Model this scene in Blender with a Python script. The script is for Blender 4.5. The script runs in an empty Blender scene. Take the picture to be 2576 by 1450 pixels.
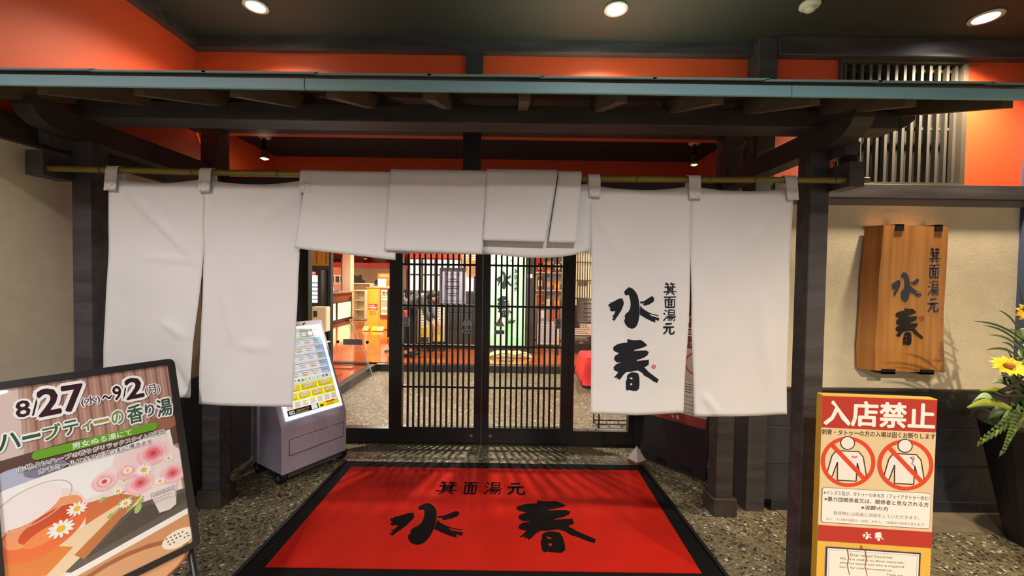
import bpy, bmesh, math, random
import numpy as np
from mathutils import Vector, Matrix
from mathutils.geometry import tessellate_polygon

scene = bpy.context.scene
COL = scene.collection
random.seed(7)
PI = math.pi

# ------------------------------------------------------------------ camera
H = 1.5
cam_data = bpy.data.cameras.new('camera')
cam = bpy.data.objects.new('camera', cam_data)
COL.objects.link(cam)
cam_data.sensor_fit = 'HORIZONTAL'
cam_data.sensor_width = 36.0
cam_data.lens = 36.0 * 1000.0 / 2576.0
cam_data.clip_start = 0.05
cam_data.clip_end = 200
_pitch, _roll = math.atan(25 / 1000.0), 0.0145
_fw = Vector((0, math.cos(_pitch), -math.sin(_pitch)))
_u0 = Vector((0, math.sin(_pitch), math.cos(_pitch)))
_r = Vector((1, 0, 0)) * math.cos(_roll) + _u0 * math.sin(_roll)
_u = Vector((-1, 0, 0)) * math.sin(_roll) + _u0 * math.cos(_roll)
cam.matrix_world = Matrix(((_r.x, _u.x, -_fw.x, 0), (_r.y, _u.y, -_fw.y, 0),
                           (_r.z, _u.z, -_fw.z, H), (0, 0, 0, 1)))
scene.camera = cam

# ------------------------------------------------------------------ world, exposure
world = bpy.data.worlds.new('world')
scene.world = world
world.use_nodes = True
wb = world.node_tree.nodes['Background']
wb.inputs[0].default_value = (0.80, 0.88, 1.0, 1)
wb.inputs[1].default_value = 0.36
vs = scene.view_settings
vs.view_transform = 'Standard'
vs.look = 'None'
vs.exposure = 0.0
vs.gamma = 1.0
vs.use_curve_mapping = False
scene.cycles.use_denoising = True
scene.cycles.max_bounces = 8
scene.cycles.sample_clamp_indirect = 6.0

DOWNLIGHT_W = 260.0      # each porch downlight
FAR_DOWNLIGHT_W = 155.0  # porch downlights behind the viewer
VESTIBULE_W = 130.0
HALL_W = 95.0

# ------------------------------------------------------------------ helpers
def lin(c):
    out = []
    for v in c[:3]:
        v = v / 255.0
        out.append(v / 12.92 if v <= 0.04045 else ((v + 0.055) / 1.055) ** 2.4)
    return (*out, 1.0)

MATS = {}
def mat(name, rgb, rough=0.6, metal=0.0, noise=None, bump=None, spec=0.5, coat=0.0, sheen=0.0):
    """procedural principled material; noise=(scale,(sx,sy,sz),amount), bump=(scale,(sx,sy,sz),strength)"""
    if name in MATS: return MATS[name]
    m = bpy.data.materials.new(name); m.use_nodes = True
    nt = m.node_tree; b = nt.nodes['Principled BSDF']
    col = lin(rgb)
    b.inputs['Base Color'].default_value = col
    b.inputs['Roughness'].default_value = rough
    b.inputs['Metallic'].default_value = metal
    b.inputs['Specular IOR Level'].default_value = spec
    if coat: b.inputs['Coat Weight'].default_value = coat; b.inputs['Coat Roughness'].default_value = 0.08
    if sheen: b.inputs['Sheen Weight'].default_value = sheen
    tc = nt.nodes.new('ShaderNodeTexCoord')
    def noise_node(scale, vec, detail=5):
        mp = nt.nodes.new('ShaderNodeMapping'); mp.inputs['Scale'].default_value = vec
        nt.links.new(tc.outputs['Object'], mp.inputs[0])
        n = nt.nodes.new('ShaderNodeTexNoise'); n.inputs['Scale'].default_value = scale
        n.inputs['Detail'].default_value = detail
        nt.links.new(mp.outputs[0], n.inputs['Vector'])
        return n
    if noise:
        n = noise_node(noise[0], noise[1])
        r = nt.nodes.new('ShaderNodeValToRGB')
        a = noise[2]
        r.color_ramp.elements[0].position = 0.3; r.color_ramp.elements[1].position = 0.7
        r.color_ramp.elements[0].color = (*[c * (1 - a) for c in col[:3]], 1)
        r.color_ramp.elements[1].color = (*[min(1, c * (1 + a)) for c in col[:3]], 1)
        nt.links.new(n.outputs['Fac'], r.inputs[0]); nt.links.new(r.outputs[0], b.inputs['Base Color'])
    if bump:
        n = noise_node(bump[0], bump[1], 3)
        bp = nt.nodes.new('ShaderNodeBump'); bp.inputs['Strength'].default_value = bump[2]
        bp.inputs['Distance'].default_value = 0.004
        nt.links.new(n.outputs['Fac'], bp.inputs['Height']); nt.links.new(bp.outputs[0], b.inputs['Normal'])
    MATS[name] = m
    return m

def emit(name, rgb, strength, vary=None):
    if name in MATS: return MATS[name]
    m = bpy.data.materials.new(name); m.use_nodes = True
    nt = m.node_tree; b = nt.nodes['Principled BSDF']
    b.inputs['Base Color'].default_value = lin(rgb)
    b.inputs['Emission Color'].default_value = lin(rgb)
    b.inputs['Emission Strength'].default_value = strength
    if vary:
        tc = nt.nodes.new('ShaderNodeTexCoord'); n = nt.nodes.new('ShaderNodeTexNoise')
        n.inputs['Scale'].default_value = vary[0]; n.inputs['Detail'].default_value = 6
        nt.links.new(tc.outputs['Object'], n.inputs['Vector'])
        r = nt.nodes.new('ShaderNodeValToRGB')
        r.color_ramp.elements[0].position = 0.35; r.color_ramp.elements[1].position = 0.65
        r.color_ramp.elements[0].color = lin(vary[1]); r.color_ramp.elements[1].color = lin(rgb)
        nt.links.new(n.outputs['Fac'], r.inputs[0]); nt.links.new(r.outputs[0], b.inputs['Emission Color'])
    MATS[name] = m
    return m

def glass(name, tint=(255, 255, 255), refl=0.035):
    if name in MATS: return MATS[name]
    m = bpy.data.materials.new(name); m.use_nodes = True
    nt = m.node_tree; nt.nodes.remove(nt.nodes['Principled BSDF'])
    out = nt.nodes['Material Output']
    t = nt.nodes.new('ShaderNodeBsdfTransparent'); t.inputs[0].default_value = lin(tint)
    g = nt.nodes.new('ShaderNodeBsdfGlossy'); g.inputs['Roughness'].default_value = 0.02
    mx = nt.nodes.new('ShaderNodeMixShader')
    lw = nt.nodes.new('ShaderNodeLayerWeight'); lw.inputs['Blend'].default_value = .5
    pw = nt.nodes.new('ShaderNodeMath'); pw.operation = 'POWER'; pw.inputs[1].default_value = 5
    ma = nt.nodes.new('ShaderNodeMath'); ma.operation = 'MULTIPLY_ADD'; ma.inputs[1].default_value = .5; ma.inputs[2].default_value = refl
    nt.links.new(lw.outputs['Facing'], pw.inputs[0]); nt.links.new(pw.outputs[0], ma.inputs[0]); nt.links.new(ma.outputs[0], mx.inputs[0])
    nt.links.new(t.outputs[0], mx.inputs[1]); nt.links.new(g.outputs[0], mx.inputs[2])
    nt.links.new(mx.outputs[0], out.inputs[0])
    MATS[name] = m
    return m

def print_mat(name='print_ink', strength=0.0, rough=0.35, spec=.5):
    if name in MATS: return MATS[name]
    m = bpy.data.materials.new(name); m.use_nodes = True
    nt = m.node_tree; b = nt.nodes['Principled BSDF']
    a = nt.nodes.new('ShaderNodeAttribute'); a.attribute_name = 'Col'
    nt.links.new(a.outputs['Color'], b.inputs['Base Color'])
    b.inputs['Roughness'].default_value = rough
    b.inputs['Specular IOR Level'].default_value = spec
    if strength:
        nt.links.new(a.outputs['Color'], b.inputs['Emission Color'])
        b.inputs['Emission Strength'].default_value = strength
    MATS[name] = m
    return m

class MB:
    def __init__(s): s.v = []; s.f = []
    def add(s, vs, fs):
        o = len(s.v); s.v += [tuple(p) for p in vs]; s.f += [tuple(i + o for i in f) for f in fs]; return s
    def box(s, x0, x1, y0, y1, z0, z1):
        if x1 < x0: x0, x1 = x1, x0
        if y1 < y0: y0, y1 = y1, y0
        if z1 < z0: z0, z1 = z1, z0
        return s.add([(x0,y0,z0),(x1,y0,z0),(x1,y1,z0),(x0,y1,z0),(x0,y0,z1),(x1,y0,z1),(x1,y1,z1),(x0,y1,z1)],
                     [(0,3,2,1),(4,5,6,7),(0,1,5,4),(1,2,6,5),(2,3,7,6),(3,0,4,7)])
    def hexa(s, p):   # eight corner points, bottom ring then top ring
        return s.add(p, [(0,3,2,1),(4,5,6,7),(0,1,5,4),(1,2,6,5),(2,3,7,6),(3,0,4,7)])
    def quad(s, a, b, c, d): return s.add([a, b, c, d], [(0,1,2,3)])
    def prism(s, poly, axis, a, b):
        """poly of 2D points extruded along axis from a to b ('x': (y,z), 'y': (x,z), 'z': (x,y))"""
        def P(p, t):
            return {'x': (t, p[0], p[1]), 'y': (p[0], t, p[1]), 'z': (p[0], p[1], t)}[axis]
        n = len(poly)
        vs = [P(p, a) for p in poly] + [P(p, b) for p in poly]
        fs = [tuple(range(n)), tuple(range(2*n-1, n-1, -1))]
        fs += [(i, i+n, (i+1) % n + n, (i+1) % n) for i in range(n)]
        return s.add(vs, fs)
    def tube(s, pts, r, n=8, cap=True):
        pts = [Vector(p) for p in pts]
        rs = r if isinstance(r, (list, tuple)) else [r] * len(pts)
        rings = []; up = Vector((0, 0, 1))
        for i, p in enumerate(pts):
            d = (pts[min(i+1, len(pts)-1)] - pts[max(i-1, 0)]).normalized()
            if abs(d.dot(up)) > 0.95: ref = Vector((1, 0, 0))
            else: ref = up
            a = d.cross(ref).normalized(); b = a.cross(d).normalized()
            rings.append([p + (a * math.cos(2*PI*k/n) + b * math.sin(2*PI*k/n)) * rs[i] for k in range(n)])
        vs = [v for ring in rings for v in ring]; fs = []
        for i in range(len(rings) - 1):
            for k in range(n):
                fs.append((i*n+k, i*n+(k+1) % n, (i+1)*n+(k+1) % n, (i+1)*n+k))
        if cap: fs += [tuple(range(n-1, -1, -1)), tuple(range((len(rings)-1)*n, len(rings)*n))]
        return s.add(vs, fs)
    def lathe(s, prof, n=24, c=(0, 0, 0), cap=True):
        vs = []; fs = []
        for r, z in prof:
            for k in range(n):
                vs.append((c[0] + r*math.cos(2*PI*k/n), c[1] + r*math.sin(2*PI*k/n), c[2] + z))
        for i in range(len(prof) - 1):
            for k in range(n):
                fs.append((i*n+k, i*n+(k+1) % n, (i+1)*n+(k+1) % n, (i+1)*n+k))
        if cap: fs += [tuple(range(n-1, -1, -1)), tuple(range((len(prof)-1)*n, len(prof)*n))]
        return s.add(vs, fs)
    def ball(s, c, r, n=12, m=8):
        rx, ry, rz = r if isinstance(r, (list, tuple)) else (r, r, r)
        vs = []; fs = []
        for i in range(1, m):
            t = PI * i / m
            for k in range(n):
                a = 2*PI*k/n
                vs.append((c[0] + rx*math.sin(t)*math.cos(a), c[1] + ry*math.sin(t)*math.sin(a), c[2] + rz*math.cos(t)))
        vs += [(c[0], c[1], c[2]+rz), (c[0], c[1], c[2]-rz)]
        T, B = len(vs)-2, len(vs)-1
        for i in range(m-2):
            for k in range(n):
                fs.append((i*n+k, (i+1)*n+k, (i+1)*n+(k+1) % n, i*n+(k+1) % n))
        for k in range(n):
            fs.append((T, k, (k+1) % n)); fs.append((B, (m-2)*n+(k+1) % n, (m-2)*n+k))
        return s.add(vs, fs)
    def grid(s, fn, nu, nv):
        vs = [fn(i/nu, j/nv) for j in range(nv+1) for i in range(nu+1)]
        fs = [(j*(nu+1)+i, j*(nu+1)+i+1, (j+1)*(nu+1)+i+1, (j+1)*(nu+1)+i) for j in range(nv) for i in range(nu)]
        return s.add(vs, fs)
    def build(s, name, m, parent=None, smooth=False, bevel=0.0, recalc=True, solid=0.0):
        me = bpy.data.meshes.new(name)
        me.from_pydata(s.v, [], s.f)
        if recalc or bevel:
            bm = bmesh.new(); bm.from_mesh(me)
            if recalc: bmesh.ops.recalc_face_normals(bm, faces=bm.faces)
            if bevel: bmesh.ops.bevel(bm, geom=list(bm.edges), offset=bevel, segments=2 if bevel > 0.008 else 1, affect='EDGES', profile=0.6)
            bm.to_mesh(me); bm.free()
        if smooth:
            for p in me.polygons: p.use_smooth = True
        me.materials.append(m)
        o = bpy.data.objects.new(name, me); COL.objects.link(o)
        if parent: o.parent = parent
        if solid:
            md = o.modifiers.new('thickness', 'SOLIDIFY'); md.thickness = solid; md.offset = 0
        return o

def tag(o, label=None, cat=None, group=None, kind=None):
    if label: o['label'] = label
    if cat: o['category'] = cat
    if group: o['group'] = group
    if kind: o['kind'] = kind
    return o
def thing(name, label, cat, loc=(0, 0, 0), rot=(0, 0, 0), group=None):
    o = bpy.data.objects.new(name, None); COL.objects.link(o)
    o.empty_display_size = 0.1
    o.location = loc; o.rotation_euler = rot
    return tag(o, label, cat, group)
def S(name, mb, m, label=None, **k):
    return tag(mb.build(name, m, **k), label, None, None, 'structure')
def bx(*a): return MB().box(*a)
def copy_tree(o, parent=None):
    c = o.copy(); COL.objects.link(c); c.parent = parent
    for ch in o.children: copy_tree(ch, c)
    return c

# ---- flat print: coloured polygons and lettering in a local (u right, v up) plane facing -y
_txt_cache = {}
def txt(body, bold=0.0, res=2):
    key = (body, bold, res)
    if key in _txt_cache: return _txt_cache[key]
    cu = bpy.data.curves.new('txt', 'FONT'); cu.body = body; cu.offset = bold; cu.resolution_u = res
    cu.fill_mode = 'FRONT' if hasattr(cu, 'fill_mode') else cu.fill_mode
    ob = bpy.data.objects.new('txt', cu); COL.objects.link(ob)
    dg = bpy.context.evaluated_depsgraph_get(); dg.update()
    me = ob.evaluated_get(dg).to_mesh()
    v = [(p.co.x, p.co.y) for p in me.vertices]; f = [tuple(p.vertices) for p in me.polygons]
    ob.evaluated_get(dg).to_mesh_clear()
    bpy.data.objects.remove(ob); bpy.data.curves.remove(cu)
    if not v: v = [(0, 0)]
    xs = [p[0] for p in v]; ys = [p[1] for p in v]
    _txt_cache[key] = (v, f, (min(xs), max(xs), min(ys), max(ys)))
    return _txt_cache[key]

def tess(outer, holes=()):
    loops = [[Vector((p[0], p[1], 0)) for p in outer]] + [[Vector((p[0], p[1], 0)) for p in h] for h in holes]
    tris = tessellate_polygon(loops)
    return [(p.x, p.y) for l in loops for p in l], [tuple(t) for t in tris]

class Print:
    def __init__(s): s.items = []; s._l = 1; s.hold = False
    @property
    def layer(s): return s._l
    @layer.setter
    def layer(s, k):
        s._l = s._l + (.02 if s.hold else k - s._l)
    def poly(s, pts, rgb, holes=(), layer=None):
        v, f = tess(pts, holes); s.items.append((v, f, rgb, layer if layer is not None else s.layer)); s.layer += 1; return s
    def rect(s, u0, u1, v0, v1, rgb): return s.poly([(u0, v0), (u1, v0), (u1, v1), (u0, v1)], rgb)
    def rrect(s, u0, u1, v0, v1, r, rgb, holes=()):
        return s.poly(rr(u0, u1, v0, v1, r), rgb, holes)
    def frame(s, u0, u1, v0, v1, w, rgb):
        for a in ((u0, u1, v0, v0+w), (u0, u1, v1-w, v1), (u0, u0+w, v0+w, v1-w), (u1-w, u1, v0+w, v1-w)):
            v, f = tess([(a[0], a[2]), (a[1], a[2]), (a[1], a[3]), (a[0], a[3])]); s.items.append((v, f, rgb, s.layer))
        s.layer += 1; return s
    def disc(s, u, v, r, rgb, rv=None, n=20, rot=0.0):
        rv = rv or r; c, d = math.cos(rot), math.sin(rot)
        return s.poly([(u + r*math.cos(2*PI*k/n)*c - rv*math.sin(2*PI*k/n)*d, v + r*math.cos(2*PI*k/n)*d + rv*math.sin(2*PI*k/n)*c) for k in range(n)], rgb)
    def ring(s, u, v, r, w, rgb, n=40):
        o = [(u + r*math.cos(2*PI*k/n), v + r*math.sin(2*PI*k/n)) for k in range(n)]
        i = [(u + (r-w)*math.cos(2*PI*k/n), v + (r-w)*math.sin(2*PI*k/n)) for k in range(n)]
        vs = o + i; fs = [(k, (k+1) % n, n+(k+1) % n, n+k) for k in range(n)]
        s.items.append((vs, fs, rgb, s.layer)); s.layer += 1; return s
    def stroke(s, pts, w, rgb, taper=0.55):
        vs, fs = ribbon(pts, w, taper); s.items.append((vs, fs, rgb, s.layer)); s.layer += 1; return s
    def text(s, body, u0, u1, v0, v1, rgb, bold=0.0, outline=None, keep=False, res=2):
        """fit the lettering into the box; keep=True keeps the proportions (centred)"""
        v, f, bb = txt(body, 0.0, res)
        su = (u1-u0) / max(1e-6, bb[1]-bb[0]); sv = (v1-v0) / max(1e-6, bb[3]-bb[2])
        if keep: su = sv = min(su, sv)
        cu, cv = (u0+u1)/2, (v0+v1)/2; mu, mv = (bb[0]+bb[1])/2, (bb[2]+bb[3])/2
        def put(rad, col, n):
            sh = [(0, 0)] + [(rad*math.cos(2*PI*k/n), rad*math.sin(2*PI*k/n)) for k in range(n)] if rad else [(0, 0)]
            for k, (dx, dy) in enumerate(sh):
                s.items.append(([(cu + (p[0]-mu+dx)*su, cv + (p[1]-mv+dy)*sv) for p in v], f, col, s.layer + k*.09))
            s.layer += 1
        if outline: put(bold + .085, outline, 10)
        put(bold, rgb, 6 if bold >= .02 else 4)
        return s
    def lines(s, u0, u1, v0, v1, n, rgb, h=0.45, seed=1, ragged=0.25):
        """rows of print too small to read"""
        rnd = random.Random(seed)
        for i in range(n):
            vc = v1 - (i + .5) * (v1-v0) / n; hh = (v1-v0)/n*h/2
            u = u0; end = u1 - rnd.random()*ragged*(u1-u0)
            while u < end:
                w = min(end-u, (u1-u0) * rnd.uniform(.03, .09))
                v, f = tess([(u, vc-hh), (u+w, vc-hh), (u+w, vc+hh), (u, vc+hh)]); s.items.append((v, f, rgb, s.layer))
                u += w + (u1-u0)*0.012
        s.layer += 1; return s
    def glyph(s, g, u0, u1, v0, v1, rgb):
        for vs, fs in glyph_geo(g):
            s.items.append(([(u0 + p[0]*(u1-u0), v0 + p[1]*(v1-v0)) for p in vs], fs, rgb, s.layer))
        s.layer += 1; return s
    def build(s, name, parent, m=None, fn=None, step=0.00025, base=0.0, split=None, lift=1.0):
        V, Fc, C = [], [], []
        for v, f, rgb, layer in s.items:
            if split: v, f = subdiv(v, f, split)
            o = len(V); off = base + min(step, .0034/max(1, s.layer)) * layer
            for p in v: V.append(fn(p[0], p[1], off) if fn else (p[0], -off, p[1]))
            c = (*[min(.92, k*lift) for k in lin(rgb)[:3]], 1)
            for t in f: Fc.append(tuple(i + o for i in t)); C.append(c)
        me = bpy.data.meshes.new(name); me.from_pydata(V, [], Fc)
        at = me.color_attributes.new('Col', 'FLOAT_COLOR', 'CORNER')
        data = np.empty((len(me.loops), 4), dtype=np.float32); k = 0
        for p, c in zip(me.polygons, C):
            data[p.loop_start:p.loop_start + p.loop_total] = c
        at.data.foreach_set('color', data.ravel())
        me.materials.append(m or print_mat())
        o = bpy.data.objects.new(name, me); COL.objects.link(o)
        if parent: o.parent = parent
        return o

def rr(u0, u1, v0, v1, r, n=5):
    pts = []
    for cu, cv, a0 in ((u1-r, v1-r, 0), (u0+r, v1-r, 90), (u0+r, v0+r, 180), (u1-r, v0+r, 270)):
        for k in range(n+1):
            a = math.radians(a0 + 90*k/n); pts.append((cu + r*math.cos(a), cv + r*math.sin(a)))
    return pts
def ribbon(pts, w, taper=0.55):
    n = len(pts); vs = []; fs = []
    for i, p in enumerate(pts):
        a = Vector(pts[max(0, i-1)]); b = Vector(pts[min(n-1, i+1)]); d = (b-a)
        if d.length < 1e-9: d = Vector((1, 0))
        d.normalize(); nn = Vector((-d.y, d.x))
        t = i/(n-1); hw = w/2*(1-(1-taper)*t)
        q = Vector(p)
        if i == 0: q = q - d*w*0.15
        vs += [tuple(q + nn*hw), tuple(q - nn*hw)]
    for i in range(n-1): fs.append((2*i, 2*i+1, 2*i+3, 2*i+2))
    return vs, fs
def subdiv(v, f, L):
    v = list(v); out = []; cache = {}
    def mid(a, b):
        k = (min(a, b), max(a, b))
        if k not in cache:
            v.append(((v[a][0]+v[b][0])/2, (v[a][1]+v[b][1])/2)); cache[k] = len(v)-1
        return cache[k]
    st = []
    for t in f:
        for i in range(1, len(t)-1): st.append((t[0], t[i], t[i+1]))
    while st:
        a, b, c = st.pop()
        e = [(math.dist(v[a], v[b]), a, b, c), (math.dist(v[b], v[c]), b, c, a), (math.dist(v[c], v[a]), c, a, b)]
        l, p, q, r_ = max(e)
        if l > L:
            m = mid(p, q); st += [(p, m, r_), (m, q, r_)]
        else: out.append((a, b, c))
    return v, out

# ---- brush calligraphy of the house, traced as closed outlines (y down)
MIZU = [
 [(178,318),(172,300),(190,297),(188,285),(205,283),(262,250),(290,245),(305,285),(300,310),(285,350),(262,390),(240,425),(225,450),(222,435),(207,435),(222,410),(208,408),(225,385),(235,360),(200,362),(185,345),(195,335)],
 [(345,148),(375,160),(400,185),(420,220),(432,270),(440,330),(438,400),(432,440),(420,480),(400,503),(375,510),(345,498),(322,470),(312,440),(320,420),(313,400),(325,378),(345,360),(358,335),(362,300),(358,260),(345,215),(315,220),(304,190),(325,165)],
 [(440,272),(470,270),(520,235),(540,222),(560,240),(556,270),(520,295),(480,308),(465,300),(475,288),(445,290)],
 [(445,305),(462,330),(500,355),(540,375),(600,388),(598,395),(550,385),(515,375),(540,395),(606,412),(600,438),(570,425),(575,452),(540,440),(490,415),(440,385),(442,340)]]
HARU = [
 [(330,600),(360,605),(385,608),(440,603),(470,622),(497,648),(470,665),(430,680),(392,690),(388,700),(450,695),(490,693),(512,705),(500,735),(470,757),(415,778),(412,785),(470,778),(500,775),(514,770),(515,815),(480,840),(520,880),(560,910),(605,942),(592,972),(560,958),(520,930),(480,910),(460,885),(425,868),(400,872),(370,880),(330,882),(305,905),(285,935),(265,955),(262,938),(245,948),(250,930),(220,935),(240,910),(258,885),(222,870),(215,845),(235,820),(260,808),(290,803),(240,800),(217,775),(225,745),(262,722),(225,708),(207,690),(212,665),(250,642),(300,632),(330,630)],
 [(345,900),(375,885),(400,885),(430,895),(440,930),(443,990),(440,1025),(420,1045),(395,1045),(350,1038),(335,1045),(327,1025),(325,965),(335,940),(333,920)]]
HARU_HOLES = [[(358,925),(383,935),(378,948),(360,940)], [(360,985),(375,975),(383,990),(370,1000)]]
SMALL = {
 '箕': [[(2.2,.2),(1.2,1.8)],[(1.8,1.2),(4,1.1)],[(2.8,1.3),(3.3,2.3)],[(6,.2),(5,1.8)],[(5.8,1.2),(8.7,1.0)],[(6.8,1.3),(7.3,2.3)],[(1,3.7),(9,3.4)],[(3.2,2.6),(3.2,7.2)],[(6.8,2.5),(6.8,7.2)],[(3.2,4.9),(6.8,4.9)],[(3.2,6.1),(6.8,6.1)],[(.3,7.6),(9.7,7.2)],[(3.8,8.2),(2,9.8)],[(6.3,8.1),(8.2,9.8)]],
 '面': [[(.6,1.1),(9.4,.7)],[(5,1),(4,2.8)],[(1.5,3),(1.7,9.4)],[(1.5,3),(8.5,2.9),(8.3,9.4)],[(3.8,3),(3.9,9)],[(6.2,3),(6.2,9)],[(3.9,5),(6.2,5)],[(3.9,7),(6.2,7)],[(1.6,9.2),(8.4,9.2)]],
 '湯': [[(1.2,.6),(2.5,1.9)],[(.4,3.4),(1.9,4.5)],[(.5,9.4),(2.7,6.2)],[(4,.6),(4,4.4)],[(4,.6),(8.4,.6),(8.4,4.4)],[(4,2.5),(8.4,2.5)],[(4,4.3),(8.4,4.3)],[(3,5.7),(9.7,5.5)],[(4.4,5.7),(3,8)],[(4,6.9),(9,6.7),(8.6,9),(7.6,9.7)],[(5.8,6.9),(3.8,9.3)],[(7.4,6.9),(5.4,9.7)]],
 '元': [[(2.5,1.3),(7.6,.9)],[(.6,4.1),(9.4,3.7)],[(3.8,4),(3.3,7),(.8,9.6)],[(6,4),(6,8.3),(7,9.4),(9.2,9.1),(9.7,7.2)]]}
def glyph_geo(g):
    out = []
    if g in ('水', '春'):
        loops = MIZU if g == '水' else HARU
        xs = [p[0] for l in loops for p in l]; ys = [p[1] for l in loops for p in l]
        nx = lambda p: ((p[0]-min(xs))/(max(xs)-min(xs)), 1-(p[1]-min(ys))/(max(ys)-min(ys)))
        for i, l in enumerate(loops):
            holes = [[nx(p) for p in h] for h in HARU_HOLES] if (g == '春' and i == 1) else []
            out.append(tess([nx(p) for p in l], holes))
    else:
        for st in SMALL[g]:
            vs, fs = ribbon([(p[0]/10, 1-p[1]/10) for p in st], {'箕': .115, '面': .125, '湯': .105, '元': .165}[g], 0.7)
            out.append((vs, fs))
    return out

# ------------------------------------------------------------------ materials of the place
dark_wood = mat('dark_wood', (56, 48, 43), 0.55, noise=(6, (1, 1, 1), .35), bump=(30, (1, 1, 1), .15))
navy_wood = mat('navy_wood', (48, 49, 56), 0.5, noise=(5, (1, 1, 1), .25), bump=(40, (1, 1, 1), .1))
beam_wood = mat('beam_wood', (64, 60, 63), 0.5, noise=(7, (.4, 3, 3), .4), bump=(25, (.3, 3, 3), .2))
red_paint = mat('red_paint', (216, 82, 42), 0.55, noise=(1.5, (1, 1, 1), .05), bump=(120, (1, 1, 1), .05))
beige_plaster = mat('beige_plaster', (220, 209, 184), 0.85, noise=(9, (1, 1, 1), .06), bump=(60, (1, 1, 1), .25))
ceil_paint = mat('ceiling_paint', (47, 49, 43), 0.75, noise=(2, (1, 1, 1), .06))
black_ceiling = mat('black_ceiling', (36, 34, 33), 0.7)
door_black = mat('door_black', (34, 33, 33), 0.35, noise=(4, (1, 1, 1), .15))
teal = mat('teal_sheet', (122, 168, 178), 0.45, noise=(3, (1, 6, 6), .07))
pane = glass('clear_glass')
white_plastic = mat('white_plastic', (228, 226, 218), 0.4)
black_plastic = mat('black_plastic', (24, 24, 26), 0.35)
steel = mat('brushed_steel', (170, 170, 172), 0.3, 1.0)
chrome = mat('dark_steel', (70, 70, 74), 0.3, 1.0)
paper = mat('paper', (232, 228, 218), 0.7)

def pebble_floor():
    m = bpy.data.materials.new('exposed_aggregate'); m.use_nodes = True
    nt = m.node_tree; b = nt.nodes['Principled BSDF']; N = nt.nodes.new; L = nt.links.new
    tc = N('ShaderNodeTexCoord')
    v = N('ShaderNodeTexVoronoi'); v.inputs['Scale'].default_value = 62; L(tc.outputs['Object'], v.inputs['Vector'])
    v.inputs['Randomness'].default_value = 0.9
    e = N('ShaderNodeTexVoronoi'); e.feature = 'DISTANCE_TO_EDGE'; e.inputs['Scale'].default_value = 62
    e.inputs['Randomness'].default_value = 0.9
    L(tc.outputs['Object'], e.inputs['Vector'])
    sep = N('ShaderNodeSeparateColor'); L(v.outputs['Color'], sep.inputs[0])
    r = N('ShaderNodeValToRGB'); r.color_ramp.interpolation = 'CONSTANT'
    el = r.color_ramp.elements
    el[0].position = 0; el[0].color = lin((38, 36, 33))
    el[1].position = .20; el[1].color = lin((118, 108, 82))
    for p, c in ((.38, (142, 130, 98)), (.56, (98, 90, 70)), (.72, (150, 138, 106)), (.90, (164, 152, 122)), (.945, (220, 216, 204))):
        k = el.new(p); k.color = lin(c)
    L(sep.outputs[0], r.inputs[0])
    er = N('ShaderNodeValToRGB'); er.color_ramp.elements[0].position = .03; er.color_ramp.elements[1].position = .16
    L(e.outputs['Distance'], er.inputs[0])
    mx = N('ShaderNodeMix'); mx.data_type = 'RGBA'; mx.inputs[6].default_value = lin((124, 114, 86))
    L(er.outputs[0], mx.inputs[0]); L(r.outputs[0], mx.inputs[7])
    n = N('ShaderNodeTexNoise'); n.inputs['Scale'].default_value = 1.2; L(tc.outputs['Object'], n.inputs['Vector'])
    mm = N('ShaderNodeMix'); mm.data_type = 'RGBA'; mm.blend_type = 'MULTIPLY'; mm.inputs[0].default_value = .5
    L(mx.outputs[2], mm.inputs[6]); L(n.outputs['Fac'], mm.inputs[7])
    L(mm.outputs[2], b.inputs['Base Color'])
    bp = N('ShaderNodeBump'); bp.inputs['Strength'].default_value = .6; bp.inputs['Distance'].default_value = .004
    L(er.outputs[0], bp.inputs['Height']); L(bp.outputs[0], b.inputs['Normal'])
    b.inputs['Roughness'].default_value = .5
    return m
pebble_mat = pebble_floor()

# ------------------------------------------------------------------ the setting
XL, XR = -2.12, 1.60          # side walls of the entrance recess
YD = 3.55                     # plane of the sliding doors
YW = 2.60                     # plane of the right-hand wall
ZC = 3.05                     # porch ceiling
floor = S('floor', bx(-3.0, 6.0, -6.0, 6.30, -0.12, 0.0), pebble_mat, 'exposed aggregate floor of the porch and vestibule')

# loose-looking pebbles standing proud of the aggregate
def pebbles(n, name, rgb, seed, rmin, rmax):
    rnd = np.random.default_rng(seed); mb = MB()
    for i in range(n):
        x = rnd.uniform(-2.0, 3.1); y = rnd.uniform(1.75, 3.5)
        if -1.34 < x < 1.11 and 1.85 < y < 3.2: continue
        if y > 2.5 and x > 1.5: continue
        a = rnd.uniform(0, PI); r1 = rnd.uniform(rmin, rmax); r2 = r1*rnd.uniform(.5, .9); h = .0022
        c, s = math.cos(a), math.sin(a)
        ring = [(x + r1*math.cos(t)*c - r2*math.sin(t)*s, y + r1*math.cos(t)*s + r2*math.sin(t)*c, 0.0002) for t in [k*PI/3 for k in range(6)]]
        mb.add(ring + [(x, y, h)], [(k, (k+1) % 6, 6) for k in range(6)])
    o = mb.build(name, mat(name+'_stone', rgb, .4), floor, smooth=True, recalc=False)
    o['kind'] = 'stuff'
pebbles(900, 'white_pebbles', (200, 196, 186), 3, .004, .008)
pebbles(2600, 'dark_pebbles', (40, 37, 32), 5, .004, .009)

kerb = S('trim_1', bx(1.75, 3.6, 2.36, 2.575, -.02, .004), mat('concrete_strip', (110, 98, 80), .8, noise=(14, (1, 1, 1), .15)), 'brown concrete strip along the right wall')
tag(kerb, None)

ceiling = S('ceiling', bx(XL-.1, 6.0, -2.6, 2.70, ZC, ZC+.1), ceil_paint, 'dark grey-green porch ceiling')

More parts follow.
